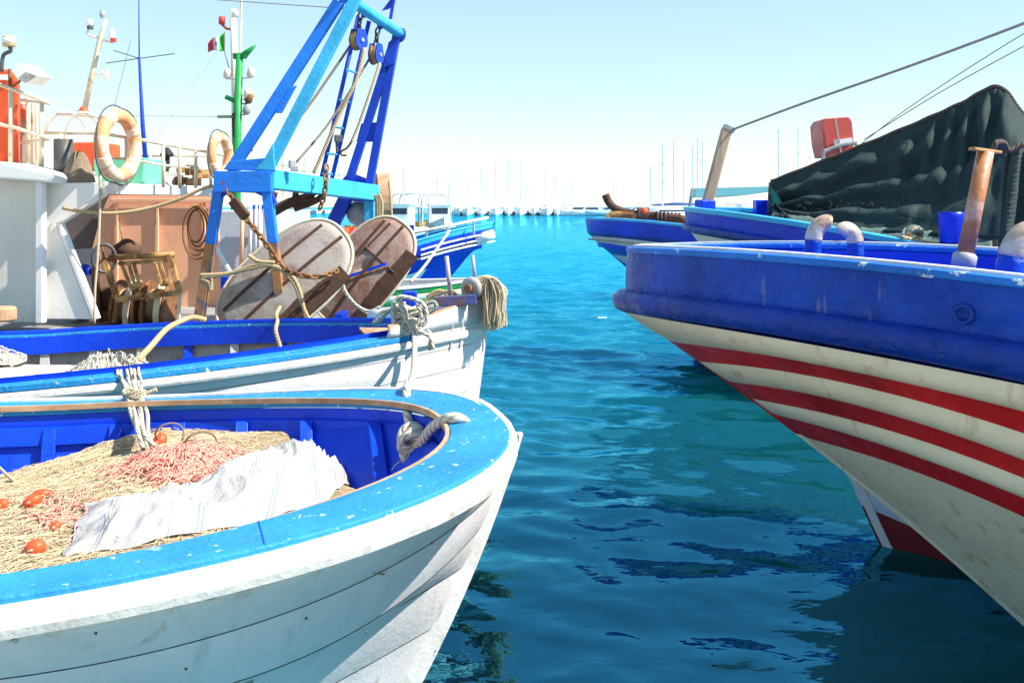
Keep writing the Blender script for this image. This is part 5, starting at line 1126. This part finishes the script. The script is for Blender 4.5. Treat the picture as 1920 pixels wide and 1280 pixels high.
for x, y, mt in ((468, 146, 'ring_pale'), (462, 186, 'ring_pale'), (460, 215, 'steel'), (464, 194, 'rust'), (424, 148, 'ring_pale')): b = MB(); b.lathe([(.03, 0), (.05, .03), (.05, .11), (.02, .14)], P(x, y, 12.6), (.3, 0, 1), 10); b.beam(P(x, y, 12.6), P(446, y + 2, 12.6), .015, .015); b.build('mast_lamp', M[mt], gm, smooth=True)
b = MB(); b.prism([P(434, 214, 12.55), P(441, 210, 12.55), P(440, 256, 12.55), P(436, 258, 12.55)], (0, .06, 0)); b.build('radar_panel', M['black'], gm)
quadD = MB(); quadD.prism([P(398, 395, 12.4), P(505, 392, 12.4), P(505, 560, 12.4), P(398, 560, 12.4)], (0, 1.1, 0)); dh = quadD.build('deckhouse', M['far_grey'], bd, bevel=.02)
for x, mt in ((456, 'pink'), (472, 'white'), (482, 'white'), (489, 'white')): b = MB(); b.cyl(P(x, 385, 12.3), P(x - 4, 510, 12.3), .03, 8); b.build('awning_pole', M[mt], bd, smooth=True)
b = MB(); b.beam(P(474, 388, 12.3), P(520, 388, 12.3), .05, .05); b.build('awning_bar', M['gantry'], bd)

# blue boat with painted eye
HE = Hull((-.30, 16.0), 8, True)
be, E_top, els = simple_boat('blue_bowed_boat', 'deep blue boat with a painted white eye patch and long raked bow', HE, 7, [(926, 416), (922, 436), (892, 458), (858, 492), (838, 512), (800, 550)], [(860, 428), (800, 445), (755, 458)], 1.15, 3.2, .85, [(.10, 0, .85, 'cyan'), (.20, 0, .85, 'blue2'), (.5, -.05, .9, 'blue2'), (.95, -.25, .95, 'blue2'), (1.75, -.75, 1.1, 'dark_red')], 'blue2', cap='cyan')
for dz in (.16, .24, .30): band(E_top, 1.2, 'white_moulding', M['far_white'], be, -dz - .025, -dz, -.01, .022, 20, near_only=True)
b = MB(); b.tube([P(893, 452, 15.7), P(910, 444, 15.72), P(926, 438, 15.75)], [.05, .085, .07], 10); b.build('bow_fender', M['far_white'], be, smooth=True)
b = MB(); b.tube([P(758, 440, 15.2), P(840, 424, 15.5), P(915, 408, 15.9)], .022, 6); b.build('bow_rail', M['ring_pale'], be, smooth=True)
for x, y in ((775, 437), (800, 432), (838, 425), (888, 414)): b = MB(); b.cyl(P(x, y, 15.5), P(x, y + 26, 15.5), .018, 6); b.build('rail_post', M['steel'], be)
b = MB(); b.box(P(772, 427, 15.3), (.07, .07, .09)); b.build('rail_lamp', M['blue2'], be)
def hull_patch(H, A, Bl, L, pxpoly, off): pass
def patch_on(A, Bl, u0, u1, t0, t1, L, mat, par, name, off=.012):
    rows = strake_pts(A, Bl, L, 1, nu=12, nv=9, off=off, u0=u0, u1=u1); n0, n1 = int(t0 * 8), int(t1 * 8)
    return MB().grid(rows[n0:n1 + 1]).build(name, mat, par, smooth=True)
ey = patch_on(els[3], els[4], .28, .46, .12, .75, 7, M['far_white'], be, 'eye_patch')
rows = strake_pts(els[3], els[4], 7, 1, nu=12, nv=9, off=.02, u0=.28, u1=.46); ec = rows[4][6]
b = MB(); b.lathe([(.055, 0), (.045, .012)], ec, HE.n - HE.d * .4, 14); b.build('eye_pupil', M['rust'], ey)
wire('bow_line', [(843, 432, 15.0), (820, 465, 14.2), (795, 500, 13.4), (770, 528, 12.6)], .02, 'rope', 'taut pale rope running down from the blue bow to the green trimmed boat')
b = MB(); b.tube([P(445, 480, 16), P(442, 165, 16), P(437, 18, 16)], [.09, .07, .05], 10); wm = b.build('white_mast', M['ring_pale'], be, smooth=True)
b = MB(); b.tube([P(446, 175, 15.95), P(443, 225, 15.95)], .06, 8); b.build('blue_sleeve', M['gantry_dark'], wm, smooth=True)
b = MB(); b.ball(P(441, 26, 16), .07); b.build('mast_lamp', M['lamp'], wm, smooth=True); b = MB(); b.lathe([(.05, 0), (.05, .12)], P(416, 46, 16), (0, 0, 1), 10); b.tube([P(416, 46, 16), P(424, 54, 16), P(436, 56, 16)], .02, 6); b.build('mast_lamp', M['redlamp'], wm, smooth=True)
b = MB(); b.tube([P(452, 0, 16), P(451, 100, 16)], .018, 5); b.build('aerial', M['ring_pale'], wm)
fg = thing('ensign_flag', 'green white and red flag with a small crest flying from the mast', 'flag', P(405, 100, 15.9))
for i, (mt, nm) in enumerate((('flag_g', 'green_panel'), ('flag_w', 'white_panel'), ('flag_r', 'red_panel'))):
    rows = []
    for j in range(9):
        r = []
        for k in range(7):
            u = (i + k / 6) / 3; v = j / 8; r.append(P(lerp(421, 390, u), lerp(62, 80, u ** 1.3) + v * lerp(34, 18, u) + 1.5 * math.sin(7 * u), 15.9 + .08 * math.sin(u * 9 + v)))
        rows.append(r)
    MB().grid(rows).build(nm, M[mt], fg, smooth=True, solid=.004)
b = MB(); b.prism([P(402.5, 79, 15.78), P(406.5, 78, 15.78), P(406.5, 85, 15.78), P(404.5, 88, 15.78), P(402.5, 86, 15.78)], (0, .012, 0)); b.build('crest', M['flag_b'], fg)
b = MB(); b.tube([P(421, 60, 15.92), P(421, 98, 15.92), P(430, 130, 16)], .008, 4); b.build('halyard', M['wire'], fg)
# ------------------------------------------------------------------ right-hand boats
# ---- nearest: deep blue bulwark, cream hull with red stripes
H1 = Hull((.605, 5.02), 38, False); L1 = 4.6
b1 = thing('striped_fishing_boat', 'nearest boat on the right, glossy blue bulwark over cream hull with red stripes', 'boat', H1.W(2.2, 0, 0))
st1 = [H1.axis(*q) for q in ((1172, 575), (1240, 628), (1320, 682), (1400, 737), (1500, 812), (1610, 902), (1750, 1012), (1920, 1168))]
c1 = np.polyfit([z for s, z in st1], [s for s, z in st1], 2); stem1 = lambda z: float(np.polyval(c1, z))
def px_stem(px):
    k = (px - 960) / FPX; S = (k * H1.o.y - H1.o.x) / (H1.d.x - k * H1.d.y); zz = np.linspace(1.6, 0, 400); i = int(np.argmin([abs(stem1(z) - S) for z in zz])); return S, float(zz[i])
W1 = .95
def L1n(s0, z0, wm, S, p, pts, **k): return Line(H1, s0, z0, wm, S, p, pts, **k)
sT, zT = H1.axis(1186, 466)
T0 = L1n(sT, zT, W1 - .03, 2.6, .60, [(1457, 483), (1700, 507), (1920, 530)])
T1 = L1n(sT - .01, H1.axis(1183, 545)[1], W1 - .02, 2.6, .60, [(1440, 577), (1700, 612), (1920, 652)])
sR = H1.axis(1168, 545)[0]
R0 = L1n(sR, H1.axis(1168, 545)[1], W1 + .015, 2.6, .60, [(1440, 582), (1700, 618), (1920, 655)])
R1 = L1n(sR + .01, H1.axis(1170, 577)[1], W1 + .01, 2.6, .60, [(1300, 600), (1440, 630), (1620, 662), (1920, 716)])
def stripe(px0, edge, dw, S, p):
    s0, z0_ = px_stem(px0); return L1n(s0, z0_, W1 + dw, S, p, edge)
q0 = L1n(st1[0][0], st1[0][1], W1 + .0, 2.6, .62, [(1300, 604), (1440, 634), (1620, 666), (1920, 720)])
q1 = stripe(1256, [(1440, 661), (1700, 726), (1920, 767)], -.03, 2.5, .70)
q2 = stripe(1312, [(1440, 683), (1700, 758), (1920, 806)], -.05, 2.5, .72)
q3 = stripe(1366, [(1470, 720), (1650, 781), (1920, 859)], -.08, 2.5, .76)
q4 = stripe(1410, [(1470, 745), (1650, 812), (1920, 893)], -.10, 2.5, .78)
q5 = stripe(1446, [(1540, 793), (1700, 855), (1920, 930)], -.14, 2.5, .82)
q6 = stripe(1506, [(1540, 816), (1700, 884), (1920, 967)], -.17, 2.5, .84)
q7 = stripe(1680, [(1920, 1075)], -.28, 2.5, .95)
sE, zE = st1[-1]
q8 = Line(H1, sE + .25, .18, W1 - .42, 2.5, 1.05, z_end=(3.5, .08)); q9 = Line(H1, sE + .7, -.3, W1 - .65, 2.4, 1.1)
for sd in (1, -1):
    strake(T0, T1, L1, 'bulwark', M['blue_hull'], b1, sd, nu=90, nv=9, bulge=.004)
    ql = [q0, q1, q2, q3, q4, q5, q6, q7, q8, q9]; mt = ['cream', 'red', 'cream', 'red', 'cream', 'red', 'cream', 'cream', 'dark_red']
    for i in range(9): strake(ql[i], ql[i + 1], L1, 'plank', M[mt[i]], b1, sd, nu=90, nv=9, bulge=.026 if mt[i] == 'cream' and i < 6 else (-.004 if mt[i] == 'red' else .004), taper=.45)
# rounded blue strake
secs = []
for side, u in around(L1, 0, 60):
    u = u ** 2; a = R0.at(R0.s0 + (L1 - R0.s0) * u, side); c = R1.at(R1.s0 + (L1 - R1.s0) * u, side); t = R0.at(R0.s0 + (L1 - R0.s0) * u + .01, side) - R0.at(max(R0.s0, R0.s0 + (L1 - R0.s0) * u - .01), side)
    nr = Vector((t.y, -t.x, 0)); nr = -H1.d if (u < 1e-4 or nr.length < 1e-6) else nr.normalized()
    if nr.dot(H1.n * side) < -1e-3 and u > 1e-4: nr = -nr
    j = .004 * math.sin(side * 40 * u) + .003 * math.sin(97 * u)
    secs.append([a - nr * .06 + Vector((0, 0, .008)), a - nr * .008 + Vector((0, 0, .012)), a + nr * (.018 + j) - Vector((0, 0, .012)), a.lerp(c, .5) + nr * (.022 + j), c + nr * (.016 + j) + Vector((0, 0, .014)), c - nr * .006, c - nr * .06])
ring_loft(secs, 'rubbing_strake', M['blue_rub'], b1, 0, smooth=True)
T_in = T0.moved(ds=.13, dw=-.10); T_in.c = T0.c
rail(T0, T_in, L1, 'cap_rail', M['rim_blue'], b1, .012, .03, .014, 0, 60, .008)
b = MB(); secs = []
for side, u in around(L1, 0, 60):
    u = u ** 2; s_ = T0.s0 + .06 + (L1 - T0.s0) * u; p = T0.at(s_, side, -.05); p.z = T0.z(s_) + .022; q = T0.at(s_, side, -.10); q.z = p.z; secs.append([p, q, q - Vector((0, 0, .012)), p - Vector((0, 0, .012))])
ring_loft(secs, 'sunlit_rail_strip', M['white_rail'], b1, .003)  # white strip puts the sunlit rail top into paint
i1_ = T_in.moved(dz=-.02); i2_ = T_in.moved(dz=-.42, dw=-.05, ds=.1)
for sd in (1, -1): strake(i1_, i2_, L1, 'inner_bulwark', M['blue2'], b1, sd)
rows = [[T0.at(s_, 1, -.08) - Vector((0, 0, .22)), T0.at(s_, -1, -.08) - Vector((0, 0, .22))] for s_ in [T0.s0 + .1 + (L1 - T0.s0 - .1) * k / 16 for k in range(17)]]
MB().grid(rows).build('deck', M['blue2'], b1, solid=.02); transom([T0, q0, q3, q6, q8, q9], L1, 'transom', M['cream'], b1)
for z_a, z_b, sm in ((st1[0][1] + .01, .98, 'red'), (.98, -.1, 'cream')):
  secs = []
  for k in range(14):
    z = lerp(z_a, z_b, k / 13); s_ = stem1(z); hw = .014; secs.append([H1.W(s_ - .018, hw * .6, z), H1.W(s_ - .018, -hw * .6, z), H1.W(s_ + .05, -.028, z + .0), H1.W(s_ + .05, .028, z)])
  ring_loft(secs, 'stem_post', M[sm], b1, .003)
# bulwark mooring ring, drain and fairlead horns
def on_strake(A, Bl, px, py, off):
    s_ = A.H.solve(A.w, px, py); pa = A.at(s_[0]); pb = Bl.at(s_[0]); t = (pa.z - s_[1]) / max(pa.z - pb.z, 1e-4); return pa.lerp(pb, t) + A.H.n * off
rc = on_strake(T0, T1, 1809, 588, .018)
b = MB(); tx = H1.d; b.tube([rc + tx * (math.cos(q) * .028) + Vector((0, 0, math.sin(q) * .028)) for q in [6.283 * k / 16 for k in range(16)]], .008, 7, closed=True); b.build('mooring_ring', M['blue_rub'], b1, smooth=True)
def horn(pl, Y, r, name='fairlead_horn'):
    c = spline([P(x, y, Y) for x, y in pl], 6); n = len(c); b = MB(); k = int(n * .30); b.tube(c[:k + 1], r, 14); b.build('horn_base', M['blue_hull'], b1, smooth=True)
    b = MB(); rr = [r * 1.01] * (n - k - 3) + [r * 1.0, r * .93, r * .78]; b.tube(c[k:], rr, 14); b.build(name, M['horn'], b1, smooth=True)
M['horn'] = rusty('worn pale horn', (.52, .46, .38), (.30, .14, .06), .56, .4, 7)
horn([(1522, 486), (1524, 462), (1527, 440), (1536, 424), (1548, 418), (1557, 419)], 4.25, .036)
horn([(1603, 490), (1604, 466), (1602, 446), (1594, 434), (1584, 431), (1577, 437)], 4.1, .034)
horn([(1890, 545), (1893, 505), (1905, 462), (1925, 440), (1945, 446), (1955, 470)], 3.55, .048)
b = MB(); b.cyl(P(1804, 506, 3.85), P(1848, 284, 3.85), .031, 14); pl = b.build('steel_pole', M['polerust'] if 'polerust' in M else rusty('rusty orange pole', (.52, .44, .38), (.48, .18, .06), .42, .5, 5), b1, smooth=True)
b = MB(); b.beam(P(1822, 279, 3.80), P(1873, 286, 3.9), .03, .012); b.build('pole_crossbar', M['rust_tan'], pl, bevel=.003)
b = MB(); b.lathe([(.045, 0), (.045, .05), (.034, .06)], P(1805, 502, 3.85), (.19, 0, .98), 14); b.build('pole_collar', M['steel'], pl, smooth=True)
b = MB()
for x, y in ((1470, 478), (1560, 490), (1690, 503)): b.ball(P(x, y, 4.05), .012, 8, 5)
b.build('rail_bolt', M['steel'], b1)

# ---- second: blue bulwark, pale hull, red stem, net awning
H2 = Hull((1.225, 6.92), 45, False); L2 = 6.5
b2, S_top, l2 = simple_boat('awning_boat', 'blue and off white boat with wooden bow post, moored behind the striped boat', H2, L2, [(1291, 388), (1296, 428), (1324, 462), (1450, 630), (1600, 886), (1662, 1026)], [(1440, 407), (1615, 438), (1797, 470)], .86, 2.4, .62, [(.135, .015, .64, 'blue2'), (.17, .0, .65, 'blue_rub'), (.55, -.06, .75, 'off_white'), (1.05, -.22, .9, 'off_white'), (1.62, -.45, 1.05, 'off_white'), (1.72, -.5, 1.06, 'pale_lilac'), (2.25, -.70, 1.1, 'dark_red')], 'red', cap='cyan', stem2='off_white')
band(S_top, L2, 'rub_moulding', M['blue_rub'], b2, -.15, -.115, -.01, .02, 40)
b = MB(); b.beam(P(1322, 396, 6.85), P(1363, 242, 6.85), .068, .075, (0, 1, 0)); po = b.build('bow_post', wood('weathered post wood', (.26, .17, .11), (.56, .42, .28), (6, 6, 1.2)), b2, bevel=.008)
b = MB(); b.beam(P(1357, 237, 6.85), P(1376, 246, 6.85), .08, .03); b.build('post_cap', M['steel'], po)
b = MB(); b.box(P(1322, 384, 6.85), (.11, .11, .07), .3); b.build('post_step', M['blue2'], b2, bevel=.01)
wire('stay_rope', [(1366, 246, 6.85), (1500, 196, 6.2), (1700, 126, 5.5), (1920, 44, 4.9), (2100, -30, 4.4)], .008, 'rope_stay', 'long grey rope running from the wooden bow post up past the top right corner')
wire('thin_wire', [(1590, 290, 6.4), (1700, 205, 6.0), (1860, 100, 5.6), (1960, 40, 5.3)], .003, 'wire', 'upper thin wire above the dark awning'); wire('thin_wire', [(1620, 262, 6.4), (1760, 175, 6.0), (1925, 84, 5.6)], .003, 'wire', 'lower thin wire above the dark awning')
# dark net awning slung along the boat
def tarp_material():
    m, N, L, B = nmat('dark green shade net'); tcn = N.new('ShaderNodeTexCoord'); n = noise(N, L, tcn.outputs['Object'], 40, 6, .7, .6); n3 = noise(N, L, tcn.outputs['Object'], 3, 4)
    c = mixc(N, L, n3.outputs[0], (.003, .010, .016), (.010, .028, .030)); c2 = mixc(N, L, n.outputs[0], c, (.045, .075, .070)); L.new(c2, B.inputs['Base Color']); B.inputs['Roughness'].default_value = .7; B.inputs['Specular IOR Level'].default_value = .12
    bp = N.new('ShaderNodeBump'); bp.inputs['Strength'].default_value = .45; bp.inputs['Distance'].default_value = .01; L.new(n.outputs[0], bp.inputs['Height']); L.new(bp.outputs[0], B.inputs['Normal'])
    tr_ = N.new('ShaderNodeBsdfTransparent'); mx = N.new('ShaderNodeMixShader'); rr = ramp(N, .50, .70); rr.inputs[4].default_value = .42; L.new(n.outputs[0], rr.inputs[0]); L.new(rr.outputs[0], mx.inputs[0]); L.new(B.outputs[0], mx.inputs[1]); L.new(tr_.outputs[0], mx.inputs[2]); L.new(mx.outputs[0], N['Material Output'].inputs[0]); return m
M['tarp'] = tarp_material(); M['tarp_sunlit'] = plain('sunlit grey green shade net', (.12, .19, .17), .8, 0, .5, 60, .35)
def axisY(px):
    k = (px - 960) / FPX; s_ = (k * H2.o.y - H2.o.x) / (H2.d.x - k * H2.d.y); return H2.o.y + s_ * H2.d.y
tp = thing('net_awning', 'dark green shade net awning slung from low bow up to the right', 'awning', P(1650, 470, 5.6))
ridge_px = [(1446, 340), (1560, 291), (1700, 232), (1800, 190), (1872, 163), (1925, 222), (2010, 300)]
rdg = spline([P(x, y, axisY(min(x, 1960))) for x, y in ridge_px], 14)
rdg = [p - Vector((0, 0, .022 * math.sin(math.pi * min(1, i / 56)) + .002 * math.sin(i * .9))) for i, p in enumerate(rdg)]
low_px = [(1452, 378), (1490, 412), (1600, 428), (1720, 438), (1840, 446), (1930, 455), (2050, 470)]
lowp = spline([P(x, y, axisY(min(x, 1960)) - .52 - .03 * i) for i, (x, y) in enumerate(low_px)], 11)
n = len(rdg); lowp = [lowp[int(round(i * (len(lowp) - 1) / (n - 1)))] for i in range(n)]; rows = []
for j in range(46):
    t = j / 45; r = []
    for i in range(n):
        u = i / (n - 1); p = rdg[i].lerp(lowp[i], t); sag = math.sin(math.pi * t); uu = min(1, u * 1.4); f = .075 * sag * math.cos(6.283 * (3.4 * t + .5 * uu) + 1.2 * math.sin(6 * uu)) * max(0, 1 - uu) ** .7 + .045 * (1 - t) ** 1.3 * min(1, 6 * t) * math.cos(6.283 * (9 * uu + .35 * math.sin(9 * uu)) - 3.2 * t) * min(1, 2.5 * uu) + .02 * sag * math.cos(6.283 * (4.2 * uu + 2.1 * t) + 2 * math.sin(5 * t)) + .006 * math.sin(uu * 95 + 21 * t) * (1 - t)
        dir_ = Vector((-.5, -.75, .35)); p = p + dir_ * f + Vector((0, 0, -.10 * sag * (1 - u)))
        r.append(p)
    rows.append(r)
MB().grid(rows).build('net_sheet', M['tarp'], tp, smooth=True, solid=.004)
far_low = [P(x, y, axisY(min(x, 1880)) + .75) for x, y in ((1452, 360), (1560, 372), (1700, 380), (1840, 385), (2030, 390))]; far_low = spline(far_low, 14); far_low = [far_low[int(round(i * (len(far_low) - 1) / (n - 1)))] for i in range(n)]
MB().grid([[rdg[i].lerp(far_low[i], t) - Vector((0, 0, .12 * math.sin(math.pi * t))) for i in range(n)] for t in [k / 10 for k in range(11)]]).build('net_sheet', M['tarp'], tp, smooth=True, solid=.004)
MB().tube(rdg, .012, 6).build('ridge_rope', M['rope_dark'], tp, smooth=True)
gn = fibre('green ribbed net', (.012, .025, .02), (.05, .09, .07), 45, .5, .01)
fl_ = [[P(lerp(1884, 1945, u) - 12 * v + 3 * math.sin(20 * u), lerp(278, 268, u) + v * 200, 4.25 - .1 * v + .02 * math.sin(11 * u + 3 * v) + .005 * math.sin(150 * v + 3 * u)) for u in [k / 16 for k in range(17)]] for v in [k / 60 for k in range(61)]]
o = MB().grid(fl_).build('hanging_net', gn, None, smooth=True, solid=.006); tag(o, 'dark green ribbed net hanging at the right edge behind the steel pole', 'net')
curve_rope([P(1862, 284, 4.1), P(1868, 268, 4.1), P(1882, 268, 4.15), P(1892, 282, 4.2), P(1920, 270, 4.2)], .012, 'net_lashing_rope', M['rope_dark'], None); tag(bpy.data.objects['net_lashing_rope'], 'dark cord looped at the top of the hanging green net', 'rope')
# slack netting along the rail, sunlight put into its lighter colour
sl_ = [[P(lerp(1478, 1860, u), lerp(402, 440, u) + 12 * math.sin(3.14 * u) ** .6 + v * lerp(26, 26, u), axisY(lerp(1478, 1860, u)) - .54 - .06 * u - .16 * v + .03 * math.sin(26 * u + 4 * v)) + Vector((0, 0, .02 * (ridge(5 * u + 2.2 * v) ** 2))) for u in [k / 60 for k in range(61)]] for v in [k / 14 for k in range(15)]]
MB().grid(sl_).build('slack_edge', M['tarp_sunlit'], tp, smooth=True, solid=.005)
# awning props
for x, y0_, y1_ in ((1447, 342, 410), (1868, 168, 500)): Yx = axisY(x); b = MB(); b.cyl(P(x, y0_, Yx), P(x - 4, y1_, Yx), .02, 8); b.build('awning_pole', M['dark_steel'], tp, smooth=True)
b = MB(); b.prism([P(1446, 350, 6.2), P(1462, 372, 6.1), P(1488, 425, 6.0), P(1450, 412, 6.1)], (0, .01, 0)); b.build('green_patch', plain('green patch cloth', (.02, .16, .13), .8), tp)
# bucket, red canister, blue drum
b = MB(); bc = P(1783, 456, 4.95); b.lathe([(.050, 0), (.054, .01), (.060, .13), (.063, .155), (.060, .155), (.056, .13), (.048, .02)], bc, (0, 0, 1), 22, cap=True); bk = b.build('blue_bucket', M['bucket'], None, smooth=True); tag(bk, 'blue plastic bucket standing on the rail of the awning boat', 'bucket')
cnt = thing('life_raft_canister', 'red life raft canister in a cradle above the dark awning', 'life raft', P(1572, 292, 7.5))
c_ = P(1572, 258, 7.5); b = MB(); b.prism([P(1541, 232, 7.4), P(1548, 222, 7.4), P(1592, 219, 7.4), P(1598, 228, 7.4), P(1602, 270, 7.4), P(1596, 292, 7.4), P(1550, 294, 7.4), P(1544, 268, 7.4)], (0, .3, 0)); cb = b.build('canister_body', M['redbox'], cnt, bevel=.007)
b = MB(); b.beam(P(1566, 222, 7.38), P(1578, 292, 7.38), .012, .006); b.build('strap', M['steel'], cb)
b = MB(); b.prism([P(1564, 263, 7.385), P(1598, 258, 7.385), P(1599, 267, 7.385), P(1565, 272, 7.385)], (0, .01, 0)); b.build('white_label', M['far_white'], cb)
b = MB(); b.tube([P(1543, 292, 7.35), P(1546, 284, 7.35), P(1575, 272, 7.35), P(1606, 268, 7.35)], .014, 6); b.tube([P(1543, 290, 7.35), P(1543, 330, 7.35)], .014, 6); b.tube([P(1606, 270, 7.35), P(1606, 330, 7.35)], .014, 6); b.build('cradle', M['steel'], cnt)
b = MB(); b.prism([P(1418, 375, 6.6), P(1440, 375, 6.6), P(1440, 406, 6.6), P(1418, 404, 6.6)], (0, .1, 0)); o = b.build('blue_crate', M['bucket'], None, bevel=.006); tag(o, 'small blue crate on the rail left of the dark awning', 'crate')
o = thing('deck_rope', 'tan and blue rope coil lying on the rail beside the blue bucket', 'rope', P(1715, 455, 5.0))
for k in range(4): curve_rope([P(1712 + (17 - 2 * k) * math.cos(q), 438 + (12 - k) * math.sin(q) + 2 * k, 5.05 + .03 * math.sin(q * 2 + k)) for q in [6.283 * j / 10 for j in range(10)]], .012, 'rope_turn', M['rope_tan'] if k % 2 else M['rope_green'], o, 6, 3, True)
curve_rope([P(1690, 445, 5.0), P(1720, 452, 5.0), P(1750, 458, 5.0), P(1800, 462, 4.9)], .012, 'rope_end', M['rope_tan'], o)
o = thing('rail_rope', 'pale rope turns lying on the rail left of the horn fairleads', 'rope', P(1460, 412, 6.0))
for k in range(4): curve_rope([P(1456 + 10 * k + 6 * math.cos(q), 405 + 2 * k + 4 * math.sin(q), 6.0) for q in [6.283 * j / 8 for j in range(8)]], .012, 'rope_turn', M['rope'], o, 6, 3, True)

# ---- third: blue boat with white and blue bow stripes, anchor on deck
H3 = Hull((1.09, 14.0), 40, False); L3 = 8
b3, T3, l3 = simple_boat('blue_striped_boat', 'bright blue boat with white and blue bow stripes carrying a curved anchor, farther back', H3, L3, [(1104, 408), (1102, 430), (1130, 462), (1180, 500), (1235, 570), (1290, 650), (1325, 682)], [(1200, 413), (1290, 422)], 1.3, 3.6, .62, [(.20, .01, .64, 'blue2'), (.25, .01, .64, 'blue_rub'), (.38, .0, .68, 'off_white'), (.50, -.03, .72, 'blue2'), (.64, -.07, .76, 'off_white'), (.76, -.10, .8, 'blue2'), (1.25, -.3, .9, 'off_white'), (1.7, -.5, 1.0, 'green'), (2.2, -.8, 1.1, 'dark')], 'blue2', cap='cyan')
an = thing('curved_anchor', 'long dark curved anchor lashed with rope on the deck of the blue striped boat', 'anchor', P(1230, 412, 13.3))
b = MB(); b.tube(spline([P(1135, 365, 13.6), P(1142, 380, 13.6), P(1156, 392, 13.55), P(1185, 400, 13.5), P(1230, 405, 13.4), P(1286, 412, 13.2)], 5), .055, 9); b.build('shank', M['dark_rust'], an, smooth=True)
b = MB(); b.tube(spline([P(1138, 410, 13.5), P(1146, 404, 13.5), P(1165, 402, 13.5), P(1205, 406, 13.45)], 5), .05, 8); b.build('fluke', M['rust_tan'], an, smooth=True)
for k in range(5): c = P(1196 + 4 * k, 403, 13.45); curve_rope([c + Vector((.02 * math.sin(q), .085 * math.cos(q), .085 * math.sin(q))) for q in [6.283 * j / 8 for j in range(8)]], .02, 'lashing', M['rope_dark'], an, 6, 2, True)
b = MB(); b.ball(P(1208, 397, 13.4), .06, 10, 7); b.build('orange_ball', M['float'], an, smooth=True)
for k in range(7): c = P(1232 + 7 * k, 407 + .6 * k, 13.35); curve_rope([c + Vector((.0, .07 * math.cos(q), .07 * math.sin(q))) for q in [6.283 * j / 7 for j in range(7)]], .018, 'lashing', M['rope_dark'], an, 5, 2, True)

# ---- boat with teal awning beyond
x0 = P(1370, 390, 22); o = thing('teal_awning_boat', 'boat with flat teal awning moored between the blue boats and the marina', 'boat', (x0.x, 22, 0))
b = MB(); hull_mesh(b, 5.2, 1.9, 1.25, (x0.x + .5, 22, 0), math.radians(178), .3); b.build('hull', M['far_white'], o, smooth=True)
rows = [[P(lerp(1296, 1450, u), lerp(354, 350, u) + v * lerp(16, 8, u) + 4 * math.sin(math.pi * u) * v, 21.2 + 1.4 * (1 - v) + .05 * math.sin(9 * u)) for u in [k / 14 for k in range(15)]] for v in [k / 8 for k in range(9)]]
MB().grid(rows).build('awning', M['teal'], o, smooth=True, solid=.01)
for x, y1_ in ((1298, 425), (1446, 425)): b = MB(); b.cyl(P(x, 354, 21.3), P(x - 12, y1_, 21.3), .03, 6); b.build('awning_pole', M['steel'], o)
b = MB(); b.box((x0.x + .4, 22, 1.55), (1.2, .9, .7)); b.build('cabin', M['far_white'], o, bevel=.04)
# floating litter
b = MB(); c_ = P(1127, 598, 1867 * 2 / 210); c_.z = .01; b.prism([c_ + Vector((-.09, 0, 0)), c_ + Vector((-.02, .03, .012)), c_ + Vector((.10, .01, .01)), c_ + Vector((.06, -.06, .012)), c_ + Vector((-.06, -.07, .01))], (0, 0, .012)); o = b.build('floating_scrap', M['far_white'], None); tag(o, 'small white scrap floating on the open water', 'litter')
